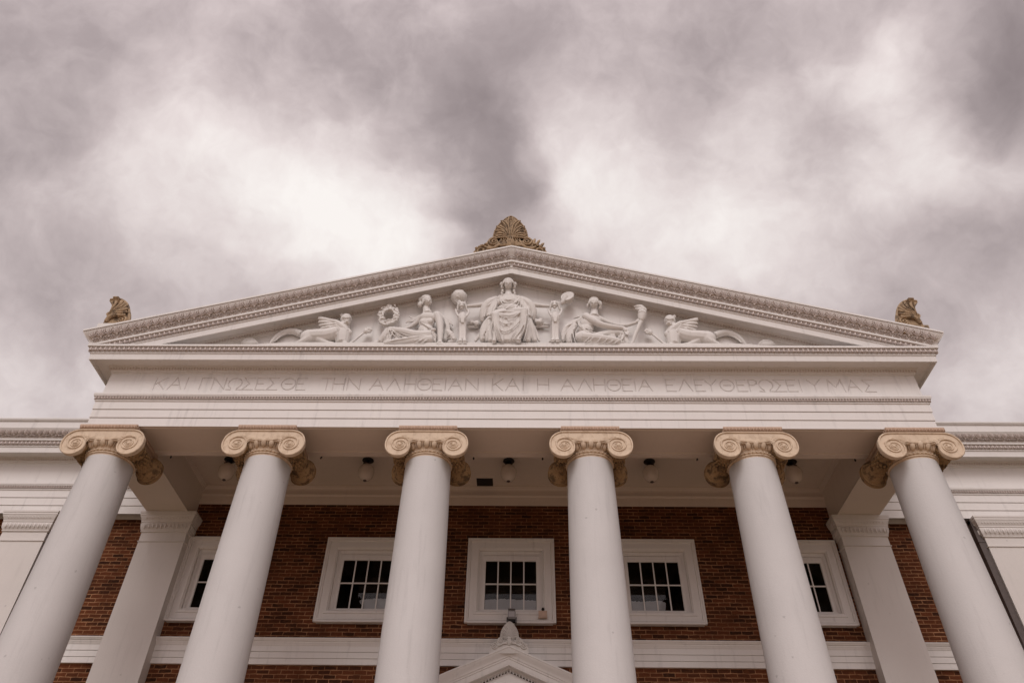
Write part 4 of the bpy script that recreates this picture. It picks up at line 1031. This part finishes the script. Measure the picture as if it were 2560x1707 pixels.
for cx, dy in ((265, 0), (1970, -15)):
    ln_ = MB(); X = lambda v: cx + v; Y_ = lambda v: v + dy
    f.ell(ln_, X(-10), Y_(680), .31, 62, 72, 70); f.ell(ln_, X(-12), Y_(700), .375, 44, 40, 42); f.ell(ln_, X(-12), Y_(745), .36, 30, 22, 30)
    for q in (-1, 1):
        f.ell(ln_, X(-10 + q * 30), Y_(650), .37, 18, 12, 14); f.ell(ln_, X(-10 + q * 55), Y_(628), .3, 20, 24, 20); f.tube(ln_, [(X(-10 + q * 62), Y_(650), .30), (X(-10 + q * 78), Y_(720), .28), (X(q * 88), Y_(790), .26)], [20, 24, 18], 8, 2)
        f.tube(ln_, [(X(q * 120), Y_(765), .2), (X(q * 112), Y_(830), .26), (X(q * 72), Y_(890), .3)], [22, 26, 22], 8, 2)
        f.tube(ln_, [(X(q * 30), Y_(980), .27), (X(q * 34), Y_(1150), .26), (X(q * 36), Y_(1310), .27), (X(q * 44), Y_(1345), .31)], [40, 34, 33, 34], 10); f.ell(ln_, X(q * 46), Y_(1352), .34, 42, 28, 44)
        for k in (-1, 0, 1): f.ell(ln_, X(q * 46 + k * 24), Y_(1360), .385, 13, 16, 16)
    f.tube(ln_, [(X(-10), Y_(620), .37), (X(-10), Y_(690), .41)], [14, 18]); f.ell(ln_, X(0), Y_(930), .28, 82, 120, 70); f.ell(ln_, X(0), Y_(850), .27, 60, 60, 50); f.tube(ln_, [(X(5), Y_(980), .26), (X(5), Y_(1330), .2)], [70, 60])
    for k in range(5): f.tube(ln_, [(X(-40 + k * 20), Y_(880 + abs(k - 2) * 10), .36), (X(-20 + k * 10), Y_(1000), .35)], 9, 6)
    f.ell(ln_, X(0), Y_(1385), .28, 130, 26, 90)
    fin('lion_post', ln_, e0, .011, 2)
# globe and dish held in her hands
gl = MB(); gc = f.p(205, 545, .15); rg = f.m(158); gl.ell(gc, rg, None, (20, 12))
rr = random.Random(4)
for k in range(26):
    a, u = rr.uniform(math.pi, 2 * math.pi), rr.uniform(-.9, .95); q = math.sqrt(1 - u * u)
    gl.ell(gc + np.array((math.cos(a) * q, math.sin(a) * q, u)) * rg * .87, (rr.uniform(.025, .05), rr.uniform(.025, .05), rr.uniform(.015, .035)), None, (8, 5))
gl = melt(gl.build('globe', 'carving', None, loc=tuple(gc)), .012, 1); tag(gl, 'carved stone globe with raised continents beside the enthroned woman', 'globe')
ds_ = MB(); dc = f.p(2195, 505, .2); ax = (f.p(2195, 505, .2) - f.p(2095, 690, .2)); ax = ax / np.linalg.norm(ax)
def disc_rings(mb, c, axis, prof):
    axis = np.asarray(axis, float); t1 = np.cross(axis, (0, 1., 0)); t1 /= np.linalg.norm(t1); t2 = np.cross(axis, t1); V, F = [], []; sg_ = 32
    for r_, h in prof:
        for k in range(sg_):
            a = 2 * math.pi * k / sg_; V.append(np.asarray(c) + axis * h + (t1 * math.cos(a) + t2 * math.sin(a)) * r_)
    for i in range(len(prof) - 1):
        for k in range(sg_): F.append((i * sg_ + k, i * sg_ + (k + 1) % sg_, (i + 1) * sg_ + (k + 1) % sg_, (i + 1) * sg_ + k))
    F += [tuple(reversed(range(sg_))), tuple((len(prof) - 1) * sg_ + k for k in range(sg_))]
    return mb.add(V, F)
ax2 = np.array((-.28, -.92, .12)); ax2 /= np.linalg.norm(ax2); dc = f.p(2192, 512, .30)
disc_rings(ds_, dc, ax2, [(.04, -.24), (.09, -.20), (.135, -.10), (.160, -.035), (.163, -.005), (.155, .004), (.14, .0)])
f.tube(ds_, [(2085, 660, .24), (2130, 610, .24), (2170, 560, .22)], [34, 60, 90], 12)
ds_ = ds_.build('dish', 'carving', None, loc=tuple(dc), angle=50); tag(ds_, 'carved shallow dish held up by the enthroned woman under the gable slope', 'dish')

# --- reclining woman with the wreath (detail at 8.2536 px)
f = Fig(920, 690, 8.2536); c1 = f.p(1000, 1400, .28)
st = empty('reclining_statue', (c1[0], YF - .25, c1[2]), 'white carved half draped woman leaning on one arm beside a wreath', 'statue', REL)
body = MB(); f.head(body, 1228, 530, .26, 98, .22, 0, .05)
f.tube(body, [(1200, 580, .16), (1205, 700, .18), (1230, 800, .2)], [76, 80, 120])
f.ell(body, 1240, 870, .2, 200, 130, 120, 8); f.ell(body, 1210, 980, .19, 170, 150, 110); f.ell(body, 1190, 1120, .19, 165, 140, 110); f.ell(body, 1275, 930, .275, 66, 62, 46); f.ell(body, 1130, 940, .265, 62, 60, 46)
f.tube(body, [(1425, 810, .24), (1475, 930, .26), (1495, 1080, .28), (1490, 1220, .29), (1485, 1350, .3)], [92, 84, 68, 62, 48], 12); f.ell(body, 1420, 800, .23, 92, 80, 80)
f.hand(body, 1485, 1340, .3, 1470, 1425, .36, 50, .1, 1.2)
f.tube(body, [(1090, 850, .18), (1010, 960, .14), (900, 1040, .12), (740, 1110, .12)], [75, 62, 48, 34], 10); f.hand(body, 750, 1105, .12, 650, 1090, .16, 38, .2)
f.tube(body, [(1200, 1150, .2), (1150, 1250, .24), (430, 1140, .30), (330, 1280, .29), (170, 1385, .3)], [110, 100, 70, 55, 36]); f.ell(body, 90, 1392, .3, 80, 28, 40); f.ell(body, 170, 1385, .3, 60, 34, 40)
for k in range(4): f.ell(body, 20 + k * 16, 1400, .325 - k * .008, 13, 12, 14)
fin('body', body, st, .011, 2)
hr = MB(); f.ell(hr, 1195, 470, .23, 122, 92, 100, -8); f.ell(hr, 1080, 590, .2, 62, 74, 60); f.ell(hr, 1095, 490, .21, 58, 64, 52)
for k in range(4): f.tube(hr, [(1290 - k * 10, 415 + k * 8, .30), (1200 - k * 10, 420 + k * 18, .32), (1120, 490 + k * 30, .28)], [12, 20, 16], 6, 2)
fin('hair', hr, st, .011, 1)
dr = MB()
f.ell(dr, 1260, 1270, .2, 190, 135, 130); f.tube(dr, [(1300, 1240, .26), (1000, 1250, .28), (700, 1160, .3), (430, 1130, .31)], [130, 125, 105, 92], 12); f.tube(dr, [(430, 1130, .31), (350, 1250, .3), (250, 1370, .28)], [94, 95, 70], 12)
f.tube(dr, [(1320, 1320, .28), (900, 1340, .32), (500, 1370, .33), (330, 1385, .32)], [105, 92, 72, 50], 12); f.tube(dr, [(430, 1150, .28), (420, 1290, .28), (400, 1390, .28)], [85, 95, 70]); f.tube(dr, [(620, 1180, .27), (600, 1380, .27)], [90, 70]); f.tube(dr, [(240, 1350, .28), (120, 1380, .28)], [45, 30])
f.tube(dr, [(1010, 1200, .27), (1170, 1160, .32), (1330, 1120, .32)], 20, 8, 2); f.ell(dr, 1350, 1110, .33, 58, 38, 36, -15); f.tube(dr, [(1100, 960, .3), (1200, 1030, .32), (1320, 1090, .33)], [14, 20, 20], 8, 2); f.tube(dr, [(1340, 1150, .32), (1390, 1230, .28), (1390, 1370, .26)], [24, 22, 16], 8, 2)
f.folds(dr, [[(440, 1070, .4), (560, 1170, .4), (720, 1260, .39), (880, 1270, .39)], [(440, 1090, .41), (520, 1220, .4), (640, 1310, .38)], [(420, 1080, .41), (430, 1200, .4), (470, 1330, .38), (520, 1390, .36)], [(380, 1110, .4), (350, 1240, .4), (350, 1390, .37)], [(400, 1090, .41), (300, 1220, .39), (260, 1380, .35)],
             [(350, 1130, .39), (240, 1260, .36), (190, 1390, .33)], [(640, 1150, .41), (800, 1230, .41), (1000, 1240, .4)], [(1330, 1180, .33), (1150, 1240, .4), (980, 1250, .41), (820, 1220, .41)], [(1300, 1200, .34), (1120, 1310, .4), (950, 1390, .39)], [(1330, 1250, .34), (1180, 1340, .39), (1060, 1400, .38)],
             [(400, 1350, .42), (600, 1310, .42), (850, 1280, .42), (1050, 1240, .42)], [(450, 1390, .4), (700, 1370, .42), (900, 1330, .42)], [(520, 1120, .4), (480, 1230, .4), (380, 1370, .38)], [(250, 1280, .34), (150, 1390, .31)], [(1220, 1190, .33), (1100, 1250, .39), (960, 1340, .4)]], 15)
f.tube(dr, [(1500, 810, .12), (1600, 900, .12), (1650, 1020, .12), (1620, 1180, .12), (1580, 1330, .12)], [30, 45, 55, 60, 50]); f.tube(dr, [(1560, 840, .1), (1690, 930, .1), (1750, 1020, .09)], [20, 26, 14]); f.tube(dr, [(1640, 1150, .14), (1720, 1230, .14), (1790, 1340, .14), (1650, 1380, .14)], [70, 80, 60, 50])
f.folds(dr, [[(1520, 830, .18), (1600, 960, .19), (1630, 1090, .19), (1590, 1240, .18)], [(1560, 850, .16), (1660, 980, .16), (1690, 1120, .17)], [(1620, 900, .14), (1740, 1010, .13)], [(1620, 1240, .22), (1720, 1180, .22), (1780, 1130, .2)], [(1590, 1320, .2), (1700, 1270, .23), (1800, 1300, .22)]], 13)
f.tube(dr, [(1010, 870, .12), (920, 880, .1), (850, 830, .08)], [40, 22, 12]); f.tube(dr, [(990, 900, .12), (860, 910, .1), (780, 965, .08)], [36, 22, 12]); f.tube(dr, [(960, 930, .12), (880, 940, .1), (820, 960, .08)], [30, 18, 12])
fin('drapery', dr, st, .010, 1)
wr = MB(); wc = f.p(437, 845, .16); R0, r1 = f.m(172), f.m(62)
for k in range(40):
    a = 2 * math.pi * k / 40; pos = wc + np.array((math.cos(a) * R0, 0, math.sin(a) * R0 * 1.34)); wr.ell(pos, (r1, r1, r1 * 1.2), None, (8, 5))
rr = random.Random(8)
for k in range(120):
    a = 2 * math.pi * k / 40 + rr.uniform(-.06, .06); t = rr.uniform(.6, 3.4); off = (math.cos(t + k) * .9, -abs(math.sin(t + k * 1.7)) * .9)
    q = R0 + off[0] * r1; pos = wc + np.array((math.cos(a) * q, off[1] * r1 - .01, math.sin(a) * q * 1.34)); ta = a + math.pi / 2 + rr.uniform(-.5, .5)
    wr.tube([pos - np.array((math.cos(ta), 0, math.sin(ta))) * .045, pos + np.array((0, -.018, 0)), pos + np.array((math.cos(ta), -.2, math.sin(ta))) * .045], [.010, .024, .006], 6)
wr = melt(wr.build('wreath', 'carving', None, loc=tuple(wc)), .010, 1); tag(wr, 'carved stone laurel wreath standing behind the raised knee', 'wreath')

# --- reclining woman with the torch (detail at 8.712 px)
f = Fig(1390, 700, 8.712); c2 = f.p(900, 1400, .28)
st = empty('reclining_statue', (c2[0], YF - .25, c2[2]), 'white carved draped woman reaching forward to hold a torch', 'statue', REL)
body = MB(); f.head(body, 828, 520, .26, 102, -.12, 0, .05)
f.tube(body, [(830, 560, .15), (832, 700, .17), (830, 810, .18)], [76, 80, 120]); f.ell(body, 800, 900, .17, 190, 150, 110); f.ell(body, 660, 800, .22, 105, 95, 85)
f.tube(body, [(640, 800, .25), (800, 890, .3), (980, 980, .32), (1200, 1020, .31), (1480, 1050, .3)], [95, 92, 76, 62, 44], 12); f.hand(body, 1470, 1040, .3, 1580, 1190, .32, 48, -.1, .9)
f.tube(body, [(900, 820, .16), (1200, 960, .14), (1480, 1010, .16), (1740, 930, .2)], [70, 55, 46, 36], 10); f.hand(body, 1740, 930, .2, 1880, 850, .27, 44, .4, 1.1)
f.tube(body, [(700, 950, .18), (600, 1250, .22), (1200, 1320, .30), (1460, 1370, .3)], [110, 100, 55, 34]); f.ell(body, 1560, 1385, .3, 80, 26, 45); f.ell(body, 1460, 1370, .3, 50, 34, 45)
fin('body', body, st, .011, 2)
hr = MB(); f.ell(hr, 825, 445, .22, 122, 82, 100); f.ell(hr, 962, 520, .2, 46, 74, 50); f.ell(hr, 950, 600, .19, 34, 46, 36); f.ell(hr, 700, 560, .19, 38, 56, 40)
for q in (-1, 1):
    for k in range(3): f.tube(hr, [(825 + q * 10, 400 + k * 10, .31), (825 + q * 80, 420 + k * 20, .31), (825 + q * 125, 490 + k * 26, .26)], [12, 18, 14], 6, 2)
fin('hair', hr, st, .011, 1)
dr = MB()
f.ell(dr, 680, 960, .19, 170, 170, 115); f.ell(dr, 640, 1090, .2, 170, 130, 120); f.ell(dr, 590, 1250, .22, 185, 150, 130); f.ell(dr, 740, 960, .25, 75, 72, 55)
f.tube(dr, [(590, 1260, .28), (900, 1280, .34), (1200, 1310, .35), (1390, 1340, .34)], [135, 115, 92, 66], 12); f.tube(dr, [(800, 1270, .2), (1100, 1190, .2), (1340, 1150, .21), (1500, 1190, .22)], [110, 100, 88, 75], 12); f.tube(dr, [(1490, 1180, .22), (1520, 1290, .22), (1560, 1390, .24)], [82, 70, 45], 12); f.tube(dr, [(1200, 1250, .2), (1300, 1380, .22)], [110, 70]); f.tube(dr, [(1420, 1250, .2), (1430, 1390, .22)], [90, 50]); f.tube(dr, [(700, 1360, .3), (1100, 1390, .33), (1300, 1395, .32)], [60, 42, 30])
f.tube(dr, [(560, 830, .2), (470, 900, .18), (350, 960, .16), (220, 1050, .14), (150, 1180, .14), (160, 1330, .14)], [45, 60, 75, 75, 65, 45]); f.tube(dr, [(420, 980, .18), (330, 1120, .17), (280, 1250, .16), (300, 1380, .16)], [75, 90, 90, 60]); f.tube(dr, [(520, 800, .14), (440, 815, .12), (380, 840, .1)], [30, 24, 12])
f.folds(dr, [[(470, 870, .26), (490, 980, .28), (560, 1050, .31), (640, 1070, .32)], [(500, 850, .27), (520, 960, .3), (600, 1040, .32), (700, 1060, .33)], [(520, 940, .3), (600, 1080, .33), (760, 1130, .33), (860, 1140, .3)], [(560, 1070, .31), (680, 1120, .34), (820, 1190, .34)], [(640, 1030, .33), (720, 1080, .35), (820, 1060, .33)],
             [(520, 1130, .32), (600, 1170, .36), (720, 1190, .38)], [(830, 1190, .4), (700, 1270, .42), (600, 1370, .4)], [(860, 1190, .42), (780, 1290, .44), (640, 1390, .4)], [(820, 1180, .42), (1000, 1200, .44), (1180, 1240, .43), (1380, 1290, .41)], [(1000, 1220, .44), (940, 1310, .44), (840, 1390, .4)], [(1150, 1260, .44), (1060, 1340, .43), (960, 1400, .39)], [(1280, 1290, .42), (1180, 1350, .42), (1060, 1405, .38)], [(1380, 1310, .41), (1300, 1360, .4), (1220, 1405, .37)],
             [(1420, 1120, .29), (1400, 1220, .3), (1360, 1280, .3)], [(1500, 1130, .3), (1470, 1250, .3), (1400, 1330, .32)], [(1180, 1110, .29), (1050, 1180, .3), (930, 1200, .32)],
             [(470, 900, .25), (340, 950, .24), (200, 1020, .21), (130, 1130, .18)], [(420, 970, .26), (280, 1070, .25), (180, 1200, .22), (170, 1340, .2)], [(440, 1010, .27), (330, 1150, .26), (310, 1280, .25), (350, 1380, .24)], [(400, 1000, .26), (360, 1130, .27), (390, 1260, .28), (430, 1390, .28)], [(270, 1100, .24), (240, 1230, .24), (240, 1380, .22)], [(480, 1020, .29), (420, 1140, .3), (440, 1300, .31)]], 15)
fin('drapery', dr, st, .010, 1)
tc_ = MB(); f.tube(tc_, [(1650, 1400, .24), (1740, 1150, .24), (1850, 900, .25)], [38, 44, 52], 12, 0); f.tube(tc_, [(1850, 890, .25), (1870, 800, .25), (1880, 740, .25)], [58, 98, 104], 14, 1); f.tube(tc_, [(1872, 750, .25), (1880, 700, .25)], [112, 92], 14, 0)
tc_b = tc_.build('torch', 'carving', None, loc=tuple(f.p(1650, 1400, .24)), angle=50); tag(tc_b, 'carved burning torch gripped by the reaching woman', 'torch')
fl = MB(); f.ell(fl, 1870, 640, .24, 95, 75, 70); f.tube(fl, [(1900, 680, .25), (1860, 600, .25), (1780, 580, .24), (1690, 575, .23)], [70, 75, 55, 14], 10); f.tube(fl, [(1880, 650, .27), (1800, 640, .28), (1720, 620, .26)], [40, 36, 14], 8); f.tube(fl, [(1930, 690, .26), (1950, 640, .26), (1900, 580, .26)], [40, 40, 20], 8)
fl = fl.build('flame', 'carving', tc_b); melt(fl, .011, 1)

# --- winged cats
def cat(name, ox, oy, sc, mir, W, label):
    """drawn on the left animal's detail; mir flips it about x = W for the right one"""
    f = Fig(ox, oy, sc); X = (lambda v: v) if not mir else (lambda v: W - v)
    T = lambda mb, pts, rad, seg=10, sm=1: f.tube(mb, [(X(x), y, d) for x, y, d in pts], rad, seg, sm)
    E = lambda mb, x, y, d, rx, rz, ry=None, tl=0: f.ell(mb, X(x), y, d, rx, rz, ry, -tl if mir else tl)
    c_ = f.p(X(1200), 690, .2)
    s_ = empty(name, (c_[0], YF - .2, c_[2]), label, 'statue', REL)
    bd = MB()
    E(bd, 1560, 345, .2, 88, 94, 80); E(bd, 1572, 385, .25, 54, 46, 54); E(bd, 1578, 372, .345, 20, 15, 18); E(bd, 1565, 425, .24, 40, 26, 36)
    for q in (-1, 1): T(bd, [(1570 + q * 10, 322, .34), (1570 + q * 38, 308, .33), (1570 + q * 66, 326, .29)], [13, 16, 11], 6); E(bd, 1570 + q * 34, 345, .315, 15, 9, 12); E(bd, 1574 + q * 26, 395, .305, 24, 19, 22)
    T(bd, [(1500, 300, .2), (1494, 268, .2), (1492, 250, .2)], [34, 24, 10], 8); T(bd, [(1600, 290, .17), (1606, 270, .17)], [26, 16], 8)
    T(bd, [(1530, 410, .18), (1530, 500, .18), (1520, 600, .19), (1510, 700, .2)], [75, 95, 105, 90], 12); T(bd, [(1500, 450, .15), (1430, 540, .17), (1300, 590, .17), (1100, 600, .16), (980, 610, .15)], [80, 108, 118, 122, 112], 12)
    E(bd, 1010, 600, .2, 128, 110, 85, -12); T(bd, [(1010, 620, .22), (930, 670, .23), (820, 705, .22)], [70, 55, 32]); T(bd, [(1150, 640, .2), (1250, 690, .2), (1380, 705, .2)], [60, 42, 30])
    T(bd, [(1520, 600, .24), (1530, 690, .25), (1560, 710, .27)], [60, 44, 36]); T(bd, [(1440, 600, .16), (1450, 700, .16)], [60, 42])
    T(bd, [(900, 560, .08), (800, 520, .08), (690, 520, .07), (580, 565, .07), (490, 640, .07), (445, 705, .07)], [56, 52, 48, 44, 34, 20], 10, 2); T(bd, [(700, 545, .09), (590, 595, .09), (510, 665, .09)], 9, 6, 2)
    E(bd, 1590, 540, .21, 60, 60, 50); E(bd, 1480, 560, .24, 70, 60, 50)
    fin('body', bd, s_, .012, 2)
    wg = MB()
    T(wg, [(1580, 520, .26), (1500, 450, .28), (1430, 385, .28), (1330, 365, .27), (1230, 335, .26), (1150, 305, .25)], [34, 46, 40, 34, 28, 16], 8, 1); E(wg, 1480, 480, .25, 90, 80, 30)
    for t in (0, .25, .5, .75, 1): T(wg, [(1440 + 60 * t, 400 + 110 * t, .235), (1300 + 60 * t, 390 + 120 * t, .235), (1185 + 150 * t, 345 + 170 * t, .23)], [40, 42, 30], 8, 1)
    tips = [(1148, 330), (1150, 380), (1160, 430), (1180, 475), (1215, 510), (1260, 530), (1310, 545), (1365, 550), (1420, 555)]
    for k, (tx, ty) in enumerate(tips):
        sx, sy = 1420 + k * 14, 400 + k * 16; T(wg, [(sx, sy, .26), ((sx + tx) / 2 + 10, (sy + ty) / 2 - 14, .275), (tx + 14, ty, .262), (tx, ty + 4, .24)], [22, 24, 22, 10], 6, 1)
    for k, (tx, ty) in enumerate([(1300, 420), (1320, 460), (1350, 490), (1390, 510), (1430, 520)]):
        sx, sy = 1450 + k * 12, 410 + k * 18; T(wg, [(sx, sy, .29), ((sx + tx) / 2, (sy + ty) / 2 - 6, .305), (tx, ty, .29)], [18, 20, 12], 6, 1)
    fin('wing', wg, s_, .009, 1)
    # stalk with a knob in front of the animal
    k_ = MB(); T(k_, [(1600, 702, .18), (1700, 640, .16), (1790, 560, .14), (1830, 530, .14)], [20, 18, 18, 20], 8); E(k_, 1880, 505, .14, 62, 44, 44, 12); E(k_, 1850, 520, .16, 36, 40, 36); E(k_, 1905, 490, .17, 30, 34, 30)
    for a_, b__ in ((1870, 470), (1900, 525), (1930, 500), (1840, 495)): E(k_, a_, b__, .18, 20, 18, 18)
    T(k_, [(1840, 525, .17), (1740, 600, .18), (1620, 700, .2)], 6, 6)
    k_ = fin('staff', k_, None, .011, 1)
    return s_, k_


def recentre(ob, loc):
    loc = Vector((loc[0], loc[1], loc[2] + ZB)); ob.data.transform(Matrix.Translation(ob.location - loc)); ob.location = loc


s1, k1 = cat('winged_cat_statue', 600, 740, 5.88, False, 0, 'carved crouching winged cat on the wreath side of the pediment')
tag(k1, 'carved knobbed staff lying between the wreath and a winged cat', 'staff')
s2, k2 = cat('winged_cat_statue', 1942.5 - 342.4, 743.5, 5.88, True, 2000, 'carved crouching winged cat on the torch side of the pediment')
tag(k2, 'carved knobbed staff lying between the torch and a winged cat', 'staff')


def shell(ox, oy, sc, mir, W, label):
    f = Fig(ox, oy, sc); X = (lambda v: v) if not mir else (lambda v: W - v); b_ = MB()
    f.tube(b_, [(X(20), 705, .08), (X(60), 660, .1), (X(120), 635, .1), (X(180), 640, .1), (X(230), 665, .1), (X(262), 705, .08)], [16, 24, 26, 26, 22, 16], 8, 1); f.ell(b_, X(140), 690, .08, 105, 50, 40); f.tube(b_, [(X(180), 650, .12), (X(186), 622, .1)], [18, 8], 8); f.ell(b_, X(390), 700, .06, 60, 22, 30)
    c_ = f.p(X(140), 700, .08); o_ = fin('shell_scroll', b_, None, .013, 1); return tag(o_, label, 'scroll', 'carved scrolls in the corners of the pediment')


shell(600, 740, 5.88, False, 0, 'low carved scroll behind the tail of the wreath side cat')
shell(1942.5 - 342.4, 743.5, 5.88, True, 2000, 'low carved scroll behind the tail of the torch side cat')
